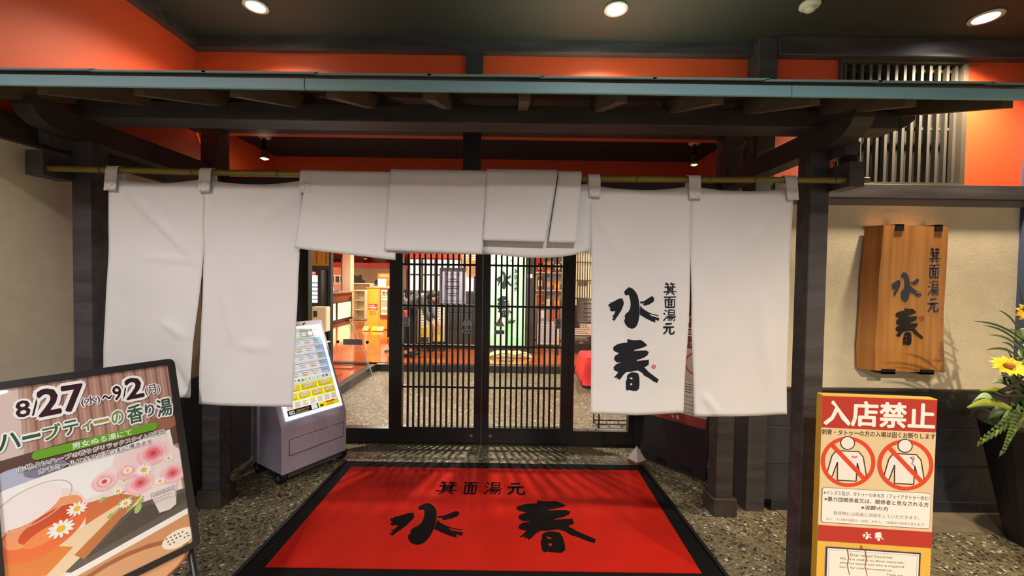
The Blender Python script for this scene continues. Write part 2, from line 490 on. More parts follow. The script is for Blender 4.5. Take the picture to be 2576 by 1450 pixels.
# left side wall: dado, plaster, rail, red plaster, head beam
wall_left = S('wall_left', bx(XL-.12, XL, -2.6, YD, .80, 2.045), beige_plaster, 'beige plaster wall on the left side of the porch')
bx(XL-.12, XL+.012, -2.6, YD, 0, .80).build('dado', navy_wood, wall_left)
bx(XL-.12, XL+.035, -2.6, YD, 2.045, 2.15).build('rail', dark_wood, wall_left)
bx(XL-.12, XL, -2.6, YD, 2.15, 3.05).build('upper_plaster', red_paint, wall_left)
bx(XL-.12, XL+.05, -2.6, 2.66, 2.98, 3.05).build('head_beam', beam_wood, wall_left)

# upper wall over the gate roof
wall_upper = S('wall_back', bx(XL, 1.56, 2.68, 2.76, 2.45, 3.05), red_paint, 'orange-red upper wall above the gate roof')
bx(XL, 1.56, 2.62, 2.70, 2.975, 3.05).build('head_beam', beam_wood, wall_upper)
bx(-.325, -.213, 2.645, 2.70, 2.45, 2.976).build('strut', navy_wood, wall_upper)

# entrance recess
alcove_ceiling = S('ceiling_recess', bx(XL, XR+.1, 2.66, YD+.1, 2.55, 2.62), black_ceiling, 'black ceiling of the entrance recess')
wall_alcove_right = S('wall_recess', bx(XR+.02, XR+.14, 2.70, YD, .80, 2.15), beige_plaster, 'right side wall of the entrance recess')
bx(XR+.01, XR+.14, 2.70, YD, 0, .80).build('dado', navy_wood, wall_alcove_right)
bx(XR+.02, XR+.14, 2.70, YD, 2.15, 2.62).build('upper_plaster', red_paint, wall_alcove_right)
wall_door = S('wall_door', bx(XL, XR+.1, YD, YD+.14, 2.12, 2.60), red_paint, 'red plaster over the sliding doors')
bx(XL, XR+.1, YD-.02, YD+.12, 2.02, 2.12).build('header', door_black, wall_door)
bx(XL, -1.86, YD-.005, YD+.13, 0, 2.02).build('side_panel', navy_wood, wall_door)
bx(1.11, XR+.1, YD-.005, YD+.13, 0, 2.02).build('side_panel', navy_wood, wall_door)
bx(-1.86, 1.11, YD-.03, YD+.13, -.02, .012).build('threshold', mat('threshold_steel', (90, 86, 80), .35, 1.0), wall_door)
bx(XL, XR+.1, YD+.14, YD+.2, 2.0, 2.62).build('inner_header', dark_wood, wall_door)

# right wall: end post, dado boards, plaster, rail, red plaster with the lattice window, head beam
wall_right = S('wall_right', bx(1.66, 3.34, YW, YW+.1, .80, 2.05), beige_plaster, 'warm beige plaster wall beside the gate')
for i, (z0, z1) in enumerate(((.065, .30), (.303, .55), (.553, .80))):
    bx(1.60, 3.34, YW-.012-.002*(i % 2), YW+.1, z0, z1).build('board', navy_wood, wall_right, bevel=.002)
bx(1.58, 3.34, YW-.03, YW+.1, .797, .812).build('dado_cap', dark_wood, wall_right)
bx(1.545, 1.665, YW-.045, YW+.11, 0, 3.05).build('end_post', beam_wood, wall_right, bevel=.003)
bx(1.665, 3.34, YW-.05, YW+.1, 2.045, 2.135).build('rail', beam_wood, wall_right, bevel=.003)
bx(1.665, 3.34, YW-.02, YW+.1, 2.005, 2.045).build('rail_shadow_strip', mat('rail_shadow_strip', (120, 112, 112), .6), wall_right)  # grey strip coloured as the shadow below the rail
for a in ((1.66, 2.085, 2.135, 3.05), (2.905, 3.34, 2.135, 3.05)):
    bx(a[0], a[1], YW, YW+.1, a[2], a[3]).build('upper_plaster', red_paint, wall_right)
bx(1.665, 3.34, YW-.06, YW+.1, 2.935, 3.05).build('head_beam', beam_wood, wall_right, bevel=.003)
bx(3.30, 3.40, YW-.05, YW+.12, 0, 3.05).build('end_post', mat('blue_grey_post', (62, 74, 108), .5), wall_right, bevel=.003)
baseboard = S('baseboard_right', bx(1.72, 3.30, YW-.03, YW-.012, 0, .067), mat('baseboard_navy', (40, 40, 47), .45), 'low navy baseboard under the dado')
far_right = S('wall_side', bx(4.6, 4.7, -2.6, YW+.1, 0, 3.05), beige_plaster, 'beige side wall beyond the flowers')
bx(3.40, 4.6, YW, YW+.1, 0, 3.05).build('return_panel', navy_wood, far_right)

# lattice window high in the right wall
win = S('window_3', bx(2.085, 2.905, YW+.09, YW+.12, 2.135, 2.94), mat('window_dark', (26, 24, 22), .8), 'slatted lattice window with grey bars in the upper right wall')
for a in ((2.085, 2.10, 2.135, 2.94), (2.875, 2.905, 2.135, 2.94), (2.10, 2.875, 2.135, 2.155), (2.10, 2.875, 2.915, 2.94)):
    bx(a[0], a[1], YW-.02, YW+.09, a[2], a[3]).build('frame', mat('old_oak', (74, 67, 57), .6, noise=(8, (1, 1, .3), .2)), win)
slat_m = mat('grey_slat', (70, 66, 60), .6, noise=(10, (3, 3, .3), .2))
slat_mesh = bx(-.009, .009, YW-.005, YW+.02, 2.155, 2.915).build('slat', slat_m, win)
slat_mesh.location.x = 2.127
for i in range(1, 14):
    s = slat_mesh.copy(); COL.objects.link(s); s.parent = win; s.location.x = 2.127 + i*.0552
for z in (2.513, 2.885):
    bx(2.10, 2.875, YW+.02, YW+.04, z-.009, z+.009).build('cross_slat', slat_m, win)

# ---- sliding doors and fixed side lights
def lattice(parent, x0, x1, z0, z1, zs, nbars, y=YD):
    g = bx(x0, x1, y+.012, y+.018, z0, z1).build('pane', pane, parent)
    pitch = (x1-x0)/(nbars+1)
    first = None
    for i in range(nbars):
        if first is None:
            first = bx(-.0085, .0085, y-.014, y+.008, z0, z1).build('vertical_bar', door_black, parent); o = first
        else:
            o = first.copy(); COL.objects.link(o); o.parent = parent
        o.location.x = x0 + pitch*(i+1)
    for z in zs:
        bx(x0, x1, y-.018, y+.010, z-.009, z+.009).build('cross_bar', door_black, parent)
def leaf(name, x0, x1, lab, lock_x):
    d = S(name, bx(x0, x1, YD-.025, YD+.03, .018, .155), door_black, lab, bevel=.002)
    bx(x0, x0+.064, YD-.025, YD+.03, .155, 2.02).build('stile', door_black, d)
    bx(x1-.064, x1, YD-.025, YD+.03, .155, 2.02).build('stile', door_black, d)
    bx(x0+.064, x1-.064, YD-.025, YD+.03, 1.985, 2.02).build('top_rail', door_black, d)
    lattice(d, x0+.064, x1-.064, .155, 1.985, (.515, .885, 1.245, 1.61), 12)
    MB().tube([(lock_x, YD-.032, .085), (lock_x, YD-.02, .085)], .014, 16).build('lock', steel, d, smooth=False)
    return d
door_1 = leaf('door_1', -1.035, -.262, 'left leaf of the black lattice sliding door', -.345)
door_2 = leaf('door_2', -.258, .512, 'right leaf of the black lattice sliding door', -.175)
def sidelight(name, x0, x1, lab):
    w = S(name, bx(x0, x1, YD-.02, YD+.05, .012, .135), door_black, lab)
    bx(x0, x0+.05, YD-.02, YD+.05, .135, 2.02).build('stile', door_black, w)
    bx(x1-.05, x1, YD-.02, YD+.05, .135, 2.02).build('stile', door_black, w)
    bx(x0+.05, x1-.05, YD-.02, YD+.05, 1.99, 2.02).build('top_rail', door_black, w)
    bx(x0+.05, x1-.05, YD+.035, YD+.043, .135, 1.99).build('pane', pane, w)
    return w
win1 = sidelight('window_1', -1.86, -1.038, 'large clear side pane left of the doors')
for x in (-1.568, -1.301):
    MB().tube([(x, YD+.0345, .90), (x, YD+.030, .90)], .014, 16).build('black_dot', black_plastic, win1)
bx(-1.52, -1.345, YD+.0305, YD+.0345, .875, .925).build('grey_strip', mat('grey_film', (120, 126, 140), .5), win1)
win2 = sidelight('window_2', .515, 1.11, 'clear side pane right of the doors')

# ---- hall behind: vestibule step, raised glossy floor, walls, ceiling
trim_black = mat('step_edge_black', (38, 38, 40), .3)
oak = mat('glossy_oak', (170, 84, 34), .12, noise=(3, (.6, 6, 6), .22), coat=.4)
raised = S('floor_raised', MB().box(-14, 9, 6.34, 30, 0, .09).box(-14, -2.24, 3.7, 6.34, 0, .09), oak, 'glossy orange-brown wooden floor of the lobby')
kama = S('trim_2', MB().box(-2.24, 4, 6.24, 6.34, 0, .108), trim_black, 'black step edge at the back of the vestibule', bevel=.003)
kama2 = S('trim_3', MB().box(-2.24, -2.13, 3.7, 6.34, 0, .108), trim_black, 'black step edge along the left of the vestibule', bevel=.003)
track = S('trim_4', MB().box(-4.6, -2.24, 6.22, 6.32, .108, .135), mat('track_grey', (72, 72, 76), .25, .6), 'dark floor track across the wooden floor')
pk = None
for r in range(20):
    y0 = 4.3 + r*.15
    for c in range(8):
        x0 = -5.6 + c*1.2 + (r % 3)*.4
        if y0 < 6.2 and x0 + 1.2 > -2.25: continue
        if 6.15 <= y0 < 6.36: continue
        if x0 > 1.5: continue
        if pk is None:
            pk = bx(.001, 1.199, .001, .149, .09, .108).build('plank', oak, raised); o = pk
        else:
            o = pk.copy(); COL.objects.link(o); o.parent = raised
        o.location = (x0, y0, 0)
hall_red = mat('hall_red', (214, 58, 24), .45)
cream_wall = mat('cream_wall', (226, 204, 168), .7)
hall_ceil = S('ceiling_hall', MB().box(-14, 9, 3.75, 30.2, 2.62, 2.72), hall_red, 'orange-red ceiling of the lobby')
hall_back = S('wall_lobby', MB().box(-14, 9, 29.9, 30.1, 0, 2.62), hall_red, 'red end wall of the lobby')
S('wall_lobby_left', MB().box(-14.1, -14, 3.7, 30, 0, 2.62).box(-14, XL, 3.69, 3.75, 0, 2.62), cream_wall, 'cream side wall of the lobby')
S('wall_lobby_right', MB().box(9, 9.1, 3.7, 30, 0, 2.62).box(XR, 9, 3.69, 3.75, 0, 2.62), cream_wall, 'cream right wall of the lobby')
S('wall_vestibule', MB().box(2.6, 2.7, 3.7, 6.3, 0, 2.62), navy_wood, 'dark right wall of the vestibule')

# ------------------------------------------------------------------ lamps
glow = emit('lamp_lens', (255, 250, 235), 30.0)
def downlight(x, y, z, label, watts, group, r=.055, spot=140, color=(1, .80, .55), blend=.65):
    t = thing('downlight', label, 'lamp', (x, y, z), group=group)
    MB().lathe([(r*.86, -.001), (r*1.18, -.001), (r*1.22, -.008), (r*.9, -.010)], 28, cap=False).build('trim_ring', mat('lamp_ring', (214, 208, 196), .4), t, smooth=True)
    MB().lathe([(0.001, -.004), (r*.9, -.004)], 28, cap=False).build('lens', glow, t)
    ld = bpy.data.lights.new('downlight_beam', 'SPOT'); ld.energy = watts; ld.color = color
    ld.spot_size = math.radians(spot); ld.spot_blend = blend; ld.shadow_soft_size = r*.8
    lo = bpy.data.objects.new('beam', ld); COL.objects.link(lo); lo.parent = t; lo.location = (0, 0, -.03)
    return t
downlight(-1.50, 2.33, ZC, 'glowing recessed downlight above the left end of the gate roof', DOWNLIGHT_W*.32, 'porch downlights')
downlight(.571, 2.31, ZC, 'glowing recessed downlight over the middle of the gate roof', DOWNLIGHT_W, 'porch downlights')
downlight(2.714, 2.335, ZC, 'glowing recessed downlight above the wooden name board', DOWNLIGHT_W*.9, 'porch downlights', r=.062)
for yy, row in ((-.32, 'near'), (-2.2, 'far')):
    for xx, side in ((-1.5, 'left'), (.571, 'middle'), (2.714, 'right')):
        downlight(xx, yy, ZC, 'recessed downlight behind the viewer, %s one of the %s row' % (side, row), FAR_DOWNLIGHT_W*(2.1 if side == 'right' else 1.25 if side == 'left' else .95), 'downlights behind the viewer', color=(1, .80, .54) if side == 'right' else (1, .95, .92), spot=132, blend=.35)

sd = thing('smoke_detector', 'white round smoke detector on the dark ceiling', 'smoke detector', (1.634, 2.25, ZC))
MB().lathe([(.05, 0), (.052, -.012), (.046, -.02), (.001, -.02)], 28, cap=False).build('base', mat('ivory', (214, 206, 186), .5), sd, smooth=True)
MB().lathe([(.026, -.018), (.026, -.036), (.02, -.042), (.001, -.042)], 20, cap=False).build('sensor', mat('ivory', (214, 206, 186), .5), sd, smooth=True)

def spot_lamp(x, y, z, label, lit):
    t = thing('ceiling_spotlight', label, 'lamp', (x, y, z), group='small spotlights in the entrance recess')
    MB().lathe([(.042, 0), (.044, -.018), (.036, -.026), (.001, -.026)], 24, cap=False).build('mount', mat('ivory', (214, 206, 186), .5), t, smooth=True)
    MB().lathe([(.012, -.026), (.012, -.09), (.022, -.10), (.022, -.12)], 16).build('arm', black_plastic, t, smooth=True)
    MB().lathe([(.02, -.118), (.034, -.165), (.036, -.178), (.030, -.178)], 24, cap=False).build('reflector', mat('mirror_cup', (190, 180, 160), .25, .9), t, smooth=True)
    MB().ball((0, 0, -.170), (.024, .024, .016), 16, 8).build('bulb', emit('bulb_lit', (255, 226, 170), 26) if lit else emit('bulb_dim', (255, 236, 190), 1.2), t, smooth=True)
    if lit:
        ld = bpy.data.lights.new('spot_bulb', 'POINT'); ld.energy = .35; ld.color = (1, .82, .55); ld.shadow_soft_size = .02
        lo = bpy.data.objects.new('glow', ld); COL.objects.link(lo); lo.parent = t; lo.location = (0, 0, -.2)
    return t
spot_lamp(-1.88, 3.02, 2.55, 'lit spotlight hanging from the recess ceiling at the left', True)
spot_lamp(1.36, 3.02, 2.55, 'unlit spotlight hanging from the recess ceiling at the right', False)

# vestibule and lobby lamps
def ceiling_lamp(x, y, z, watts, label, group, r=.07, color=(1, .9, .74)):
    t = thing('lobby_downlight', label, 'lamp', (x, y, z), group=group)
    MB().lathe([(r, -.001), (r*1.25, -.001), (r*1.25, -.01), (r, -.012)], 20, cap=False).build('trim_ring', mat('lamp_ring', (214, 208, 196), .4), t)
    MB().lathe([(0.001, -.005), (r, -.005)], 20, cap=False).build('lens', emit('lobby_lens', (255, 244, 222), 12), t)
    if watts:
        ld = bpy.data.lights.new('lobby_light', 'AREA'); ld.shape = 'DISK'; ld.size = r*1.8; ld.energy = watts; ld.color = color
        lo = bpy.data.objects.new('light', ld); COL.objects.link(lo); lo.parent = t; lo.location = (0, 0, -.03)
    return t
ceiling_lamp(-.24, 4.12, 2.62, VESTIBULE_W, 'small bright lamp in the vestibule ceiling just inside the doors', 'vestibule lamps', r=.036)
for x, y, w in ((-3.4, 6.9, 1), (-.8, 6.7, .8), (1.8, 6.9, .8), (-5.6, 9.6, 1.2), (-2.6, 9.2, 1.2), (.6, 9.3, 1.0), (3.6, 9.2, .8), (-7.5, 13, 1.4), (-4, 13, 1.2), (-.5, 14, 1.2), (-8, 19, 1.5), (-4, 20, 1.2)):
    ceiling_lamp(x, y, 2.62, HALL_W*w, 'round recessed lamp in the orange lobby ceiling', 'lobby ceiling lamps', r=.09)
for x, y in ((-8.9, 22), (-7.6, 24), (-6.1, 21), (-6.6, 26), (-5.2, 23.5), (-4.9, 27.5), (-7.9, 27.5), (-9.6, 26)):
    ceiling_lamp(x, y, 2.62, 0, 'round recessed lamp in the orange lobby ceiling', 'lobby ceiling lamps', r=.13)

# ------------------------------------------------------------------ gate with its small roof
gate = thing('entrance_gate', 'dark timber entrance gate with a teal-edged lean-to roof over the curtain', 'gate', (0, 0, 0))
def post(x0, x1, y0, y1, z1, base=False):
    p = bx(x0, x1, y0, y1, 0, z1).build('post', beam_wood, gate, bevel=.003)
    if base:
        bx(x0-.02, x1+.02, y0-.02, y1+.02, 0, .115).build('post_base', dark_wood, p, bevel=.003)
    return p
post(-1.98, -1.895, 1.79, 1.875, 2.09)
post(1.33, 1.415, 1.79, 1.875, 2.09)
post(-1.965, -1.855, 2.51, 2.615, 2.42, True)
post(1.318, 1.428, 2.505, 2.61, 2.42, True)
bx(-2.08, 1.70, 1.77, 1.885, 2.182, 2.26).build('purlin', beam_wood, gate, bevel=.003)
MB().prism([(1.70, 2.182), (1.72, 2.19), (1.755, 2.215), (1.765, 2.225), (1.765, 2.26), (1.70, 2.26)], 'y', 1.77, 1.885).build('purlin_end', beam_wood, gate)
arm = [(1.58, 2.183), (1.58, 2.155), (1.595, 2.125), (1.63, 2.10), (1.70, 2.082), (2.54, 2.082), (2.54, 2.183)]
MB().prism(arm, 'x', 1.332, 1.418).build('side_beam', dark_wood, gate)
MB().prism(arm, 'x', -1.982, -1.896).build('side_beam', dark_wood, gate)
bx(XL+.04, 1.53, 2.53, 2.62, 2.42, 2.54).build('tie_beam', dark_wood, gate, bevel=.003)
bx(-1.855, 1.318, 2.545, 2.615, 1.97, 2.12).build('lintel', navy_wood, gate, bevel=.003)
bx(-.325, -.213, 2.55, 2.61, 2.12, 2.42).build('strut', navy_wood, gate)
# pole brackets on the outer faces of the front posts
for sgn, xa, xb in ((1, 1.405, 1.468), (-1, -2.045, -1.97)):
    m = MB().box(xa, xb, 1.675, 1.80, 1.905, 2.008)
    if sgn > 0: m.box(xa, xb, 1.70, 1.80, 2.045, 2.10).box(xb-.012, xb, 1.70, 1.80, 2.0, 2.05)
    else: m.box(xa+.03, xb, 1.70, 1.80, 2.045, 2.10)
    m.build('pole_bracket', beam_wood, gate)
# rafters
SL = .33
raf = None
for k in range(-6, 6):
    if raf is None:
        m = MB(); y0, y1 = 1.38, 2.53
        zb = lambda y: 2.108 + SL*(y-1.38)
        m.hexa([(-.02, y0, zb(y0)), (.02, y0, zb(y0)), (.02, y1, zb(y1)), (-.02, y1, zb(y1)),
                (-.02, y0, zb(y0)+.06), (.02, y0, zb(y0)+.06), (.02, y1, zb(y1)+.06), (-.02, y1, zb(y1)+.06)])
        raf = m.build('rafter', mat('rafter_wood', (96, 84, 70), .6, noise=(9, (3, .5, 3), .3)), gate); o = raf
    else:
        o = raf.copy(); COL.objects.link(o); o.parent = gate
    o.location.x = .035 + .331*k
zt = lambda y: 2.168 + SL*(y-1.38)
X0, X1 = -2.08, 1.95
MB().hexa([(X0, 1.305, zt(1.305)), (X1, 1.305, zt(1.305)), (X1, 2.53, zt(2.53)), (X0, 2.53, zt(2.53)),
           (X0, 1.305, zt(1.305)+.012), (X1, 1.305, zt(1.305)+.012), (X1, 2.53, zt(2.53)+.012), (X0, 2.53, zt(2.53)+.012)]).build('roof_board', dark_wood, gate)
for a, b in ((X0, -.677), (-.675, .889), (.891, X1)):
    MB().box(a, b, 1.292, 1.302, 2.097, 2.132).build('fascia', teal, gate, bevel=.0015)
xs = X0; i = 0
while xs < X1 - .05:
    xe = min(xs + .36, X1); l = .0012 if i % 2 else 0.0
    za = lambda y: zt(y) + .014
    MB().hexa([(xs, 1.284, za(1.284)-.010+l), (xe+.012, 1.284, za(1.284)-.010+l+.002), (xe+.012, 2.52, za(2.52)+l+.002), (xs, 2.52, za(2.52)+l),
               (xs, 1.284, za(1.284)-.004+l), (xe+.012, 1.284, za(1.284)-.004+l+.002), (xe+.012, 2.52, za(2.52)+.006+l+.002), (xs, 2.52, za(2.52)+.006+l)]).build('roof_sheet', mat('teal_roof', (118, 154, 158), .45), gate)
    xs = xe; i += 1

# ------------------------------------------------------------------ bamboo pole and split curtain
def pole_z(x): return 1.927 + .010*((x+.25)/1.7)**2
pole = thing('bamboo_pole', 'old olive-brown bamboo pole carrying the white curtain', 'pole', (0, 1.70, 0))
bam = mat('old_bamboo', (118, 106, 44), .4, noise=(6, (.6, 4, 4), .35))
pts, rs = [], []
x = -1.995
nodes = [-1.75, -1.36, -1.0, -.62, -.24, .14, .52, .83, 1.02, 1.36]
n = 120
for i in range(n+1):
    xx = -1.995 + i*(3.50)/n
    r = .0132
    for nd in nodes: r += .0018*math.exp(-((xx-nd)/.012)**2)
    pts.append((xx, 0, pole_z(xx))); rs.append(r)
MB().tube(pts, rs, 12).build('culm', bam, pole, smooth=True)
for nd in nodes:
    MB().tube([(nd-.003, 0, pole_z(nd)), (nd+.003, 0, pole_z(nd))], .0152, 12).build('node_ring', mat('bamboo_node', (78, 66, 30), .5), pole)

cloth = mat('white_cotton', (212, 209, 209), .85, noise=(3, (1, 1, 1), .03), bump=(500, (1, 1, 1), .12), sheen=.2)
noren = thing('noren_curtain', 'white split cotton curtain with black brush lettering hanging from bamboo pole', 'curtain', (0, 1.70, 0))
from mathutils import noise as mnoise
CREASES = [(-1.66, 1.87, -1.34, 1.55, .018, .006), (-1.50, 1.86, -1.40, 1.62, .012, .004), (-1.29, 1.87, -1.30, 1.62, .015, .006),
           (-1.60, 1.57, -1.33, 1.55, .010, .004), (-.90, 1.86, -1.12, 1.70, .03, .005), (-1.24, 1.45, -1.18, 1.20, .016, .005),
           (-1.18, 1.20, -1.02, 1.18, .018, .004), (-1.50, 1.30, -1.38, 1.22, .015, .005), (-1.46, 1.12, -1.38, .97, .02, -.008),
           (.33, 1.86, .45, 1.60, .02, .004), (1.15, 1.86, .98, 1.62, .03, .006), (.82, 1.02, .90, .92, .012, .006), (.47, 1.35, .50, 1.22, .012, -.003),
           (1.05, 1.5, 1.12, 1.0, .03, .004)]
def wr(x, z):
    w = .0045*math.sin(9*x + 2.2*z + .8) * min(1, (1.95-z)*2) + .010*mnoise.noise((x*2.6, z*2.0, 1.3)) + .0035*mnoise.noise((x*9, z*6, 4.1))
    for x0, z0, x1, z1, s, d in CREASES:
        dx, dz = x1-x0, z1-z0; L = math.hypot(dx, dz)
        t = ((x-x0)*dx + (z-z0)*dz)/L/L
        if -.15 < t < 1.15:
            q = abs((x-x0)*dz - (z-z0)*dx)/L
            w -= 1.7*d*math.exp(-(q/s)**2)*max(0, 1-abs(2*t-1)**3)
    return w
def interp(tab, z):
    for (za, xa), (zb_, xb) in zip(tab, tab[1:]):
        if z >= zb_:
            t = (za-z)/(za-zb_) if za != zb_ else 0
            return xa + (xb-xa)*max(0, t)
    return tab[-1][1]
def panel(left, right, bot, nu=30, nv=60, sag=.02, yoff=-.006):
    """left/right: [(z,x),...] edges from top to bottom; bot(u): z of the hem"""
    def fn(u, v):
        zt_ = 1.902 - sag*(1-(2*u-1)**2)
        z = zt_ + (bot(u)-zt_)*v
        x = interp(left, z)*(1-u) + interp(right, z)*u
        return (x, yoff - wr(x, z) if False else yoff + wr(x, z), z)
    o = MB().grid(fn, nu, nv).build('panel', cloth, noren, smooth=True, recalc=False, solid=.0014)
    return o
panel([(1.91, -1.716), (1.6, -1.722), (1.1, -1.745), (.9, -1.752)], [(1.91, -1.314), (1.617, -1.314), (1.5, -1.322), (1.2, -1.358), (.95, -1.374)], lambda u: .955 + .012*u)
panel([(1.91, -1.314), (1.617, -1.314), (1.3, -1.322), (.93, -1.334)], [(1.91, -.885), (1.6, -.905), (1.2, -.928), (.93, -.940)], lambda u: .941 - .011*u)
panel([(1.91, .312), (1.6, .335), (1.2, .343), (.91, .346)], [(1.91, .757), (1.62, .757), (1.3, .752), (1.1, .743), (.92, .744)], lambda u: .920 + .012*max(0, u-.5)*2 - .004*math.sin(PI*u))
panel([(1.91, .757), (1.62, .757), (1.3, .764), (.92, .790)], [(1.91, 1.185), (1.6, 1.18), (1.2, 1.183), (.92, 1.194)], lambda u: .918 + .012*u*u)
# the three middle panels, thrown up and over the pole
def flap(x0, x1, xb0, xb1, zb0, zb1, dy, back=None, nu=24):
    def fn(u, v):
        xt = x0 + (x1-x0)*u; pz = pole_z(xt)
        if back is not None:
            if v < .45:      # behind the pole, going up
                t = v/.45; z = back + (pz-back)*t; return (xt, .018+abs(dy)*.2 + wr(xt, z)*.3, z)
            if v < .55:
                a = PI*(v-.45)/.10; return (xt, .0175*math.cos(a) + dy*(1-math.cos(a))/2, pz + (.0165-dy)*math.sin(a))
            t = (v-.55)/.45
        else: t = v
        zb = zb0 + (zb1-zb0)*u; z = pz + (zb-pz)*t
        x = xt + (xb0 + (xb1-xb0)*u - xt)*t
        return (x, -.018 + dy + (wr(x, z)-.0)*min(1, t*3)*.8 - .012*t, z)
    return MB().grid(fn, nu, 48).build('panel', cloth, noren, smooth=True, recalc=False, solid=.0014)
flap(-.868, -.50, -.915, -.490, 1.612, 1.568, 0.0, back=1.62)
flap(-.515, -.100, -.535, -.126, 1.608, 1.597, -.010, back=1.60)
flap(-.112, .182, -.124, .135, 1.655, 1.651, -.016, back=1.60, nu=18)
flap(.186, .284, .148, .264, 1.651, 1.650, -.012, back=1.605, nu=10)
def under(u, v):
    x = -.13 + .46*u; z = 1.90 + (1.605 - .018*math.sin(PI*u) + .02*u**8 - 1.90)*v
    return (x, -.012 + wr(x, z)*.6, z)
MB().grid(under, 24, 20).build('panel', cloth, noren, smooth=True, recalc=False, solid=.0014)
for xc in (-1.690, -1.297, -.872, .340, .762, 1.167):
    pz = pole_z(xc)
    def loopf(u, v):
        x = xc + (u-.5)*.05
        if v < .4: t = v/.4; return (x + .006*(1-t)*(xc), -.019 + wr(x, 1.84)*(1-t) , 1.845 + (pz-1.845)*t)
        if v < .6: a = PI*(v-.4)/.2; return (x, -.0175*math.cos(a), pz + .0175*math.sin(a))
        t = (v-.6)/.4; return (x, .0175, pz + (1.87-pz)*t)
    lp = MB().grid(loopf, 6, 30).build('loop', cloth, noren, smooth=True, recalc=False, solid=.0016)
    seam = Print()
    seam.frame(xc-.021, xc+.021, 1.848, 1.886, .0012, (176, 170, 166)); seam.stroke([(xc-.02, 1.849), (xc+.02, 1.885)], .0012, (176, 170, 166), 1.0); seam.stroke([(xc-.02, 1.885), (xc+.02, 1.849)], .0012, (176, 170, 166), 1.0)
    seam.build('stitching', lp, print_mat('cloth_ink', 0, .8, .2), fn=lambda u, v, o: (u, -.0212 + wr(u, 1.84)*(1-(v-1.845)/.08) - o*.2, v), split=.012)
pr = Print()
ink = (28, 30, 35)
pr.glyph('水', .411, .628, 1.291, 1.469, ink).glyph('春', .436, .634, 1.023, 1.246, ink)
for i, g in enumerate('箕面湯元'):
    zc = 1.463 - i*.0562
    pr.glyph(g, .643, .699 - (.006 if g == '元' else 0), zc-.025, zc+.027, ink)
pr.disc(.610, 1.131, .0085, (196, 56, 66)); pr.ring(.610, 1.131, .005, .0015, (230, 190, 190), 16)
pr.build('brush_lettering', noren, print_mat('cloth_ink', 0, .8, .2), fn=lambda u, v, o: (u, -.006 + wr(u, v) - .0014 - o, v), split=.012)

# ------------------------------------------------------------------ door mat
em = thing('entrance_mat', 'large red entrance mat with black border and black brush lettering', 'mat', (0, 0, 0))
MB().hexa([(-1.345, 1.86, 0), (1.105, 1.86, 0), (1.06, 3.172, 0), (-1.312, 3.168, 0), (-1.335, 1.87, .010), (1.095, 1.87, .010), (1.05, 3.162, .010), (-1.302, 3.158, .010)]).build('border', mat('mat_rubber', (9, 8, 8), .85, bump=(200, (1, 1, 1), .2), spec=.15), em)
MB().hexa([(-1.235, 1.985, .009), (.985, 1.985, .009), (1.003, 3.064, .009), (-1.228, 3.056, .009), (-1.235, 1.985, .014), (.985, 1.985, .014), (1.003, 3.064, .014), (-1.228, 3.056, .014)]).build('pile', mat('red_pile', (166, 24, 9), .95, noise=(5, (1, 1, 1), .08), bump=(260, (1, 1, 1), .5), spec=.15), em)
for a in ((-1.36, -1.34), (1.10, 1.12)):
    MB().hexa([(a[0], 1.86, 0), (a[1], 1.86, 0), (a[1]-.04*(a[0] > 0)+.03*(a[0] < 0), 3.17, 0), (a[0]-.04*(a[0] > 0)+.03*(a[0] < 0), 3.17, 0), (a[0], 1.86, .016), (a[1], 1.86, .016), (a[1]-.04*(a[0] > 0)+.03*(a[0] < 0), 3.17, .016), (a[0]-.04*(a[0] > 0)+.03*(a[0] < 0), 3.17, .016)]).build('edge_strip', mat('edge_rubber', (24, 23, 24), .3), em)
pr = Print(); mk = (12, 8, 7)
pr.glyph('水', -.725, -.262, 2.165, 2.575, mk).glyph('春', .048, .500, 2.118, 2.622, mk)
for g, a, b in (('箕', -.51, -.357), ('面', -.327, -.215), ('湯', -.176, -.047), ('元', -.016, .111)):
    pr.glyph(g, a, b, 2.683, 2.852, mk)
pr.build('brush_lettering', em, print_mat('mat_ink', 0, .95, .1), fn=lambda u, v, o: (u, v, .0145 + o))

# ------------------------------------------------------------------ herb tea poster on its leaning stand (left foreground)
A17 = math.radians(17); S17, C17 = math.sin(A17), math.cos(A17)
ps = thing('poster_stand', 'tilted black poster stand with a herb tea bath poster at lower left', 'sign', (-1.359, 1.592, 0), (0, 0, math.radians(61)))
def pp(u, v, off=0.0): return (u, S17*v - off*C17, 1.157 + C17*v + off*S17)
def slab(u0, u1, v0, v1, o0, o1):
    return MB().hexa([pp(u0, v0, o1), pp(u1, v0, o1), pp(u1, v0, o0), pp(u0, v0, o0), pp(u0, v1, o1), pp(u1, v1, o1), pp(u1, v1, o0), pp(u0, v1, o0)])
fr_m = mat('frame_black', (30, 29, 31), .35)
def ring_frame(o_pts, i_pts, o0, o1):
    n = len(o_pts); V = [pp(*p, o1) for p in o_pts] + [pp(*p, o1) for p in i_pts] + [pp(*p, o0) for p in o_pts] + [pp(*p, o0) for p in i_pts]
    F = []
    for i in range(n):
        j = (i+1) % n
        F += [(i, j, n+j, n+i), (2*n+i, 3*n+i, 3*n+j, 2*n+j), (i, 2*n+i, 2*n+j, j), (n+i, n+j, 3*n+j, 3*n+i)]
    return MB().add(V, F)
ring_frame(rr(-.478, 0.0, -.722, 0, .022), rr(-.456, -.022, -.700, -.022, .006), -.012, .008).build('frame', fr_m, ps)
slab(-.470, -.008, -.714, -.008, -.012, -.002).build('back_board', fr_m, ps)
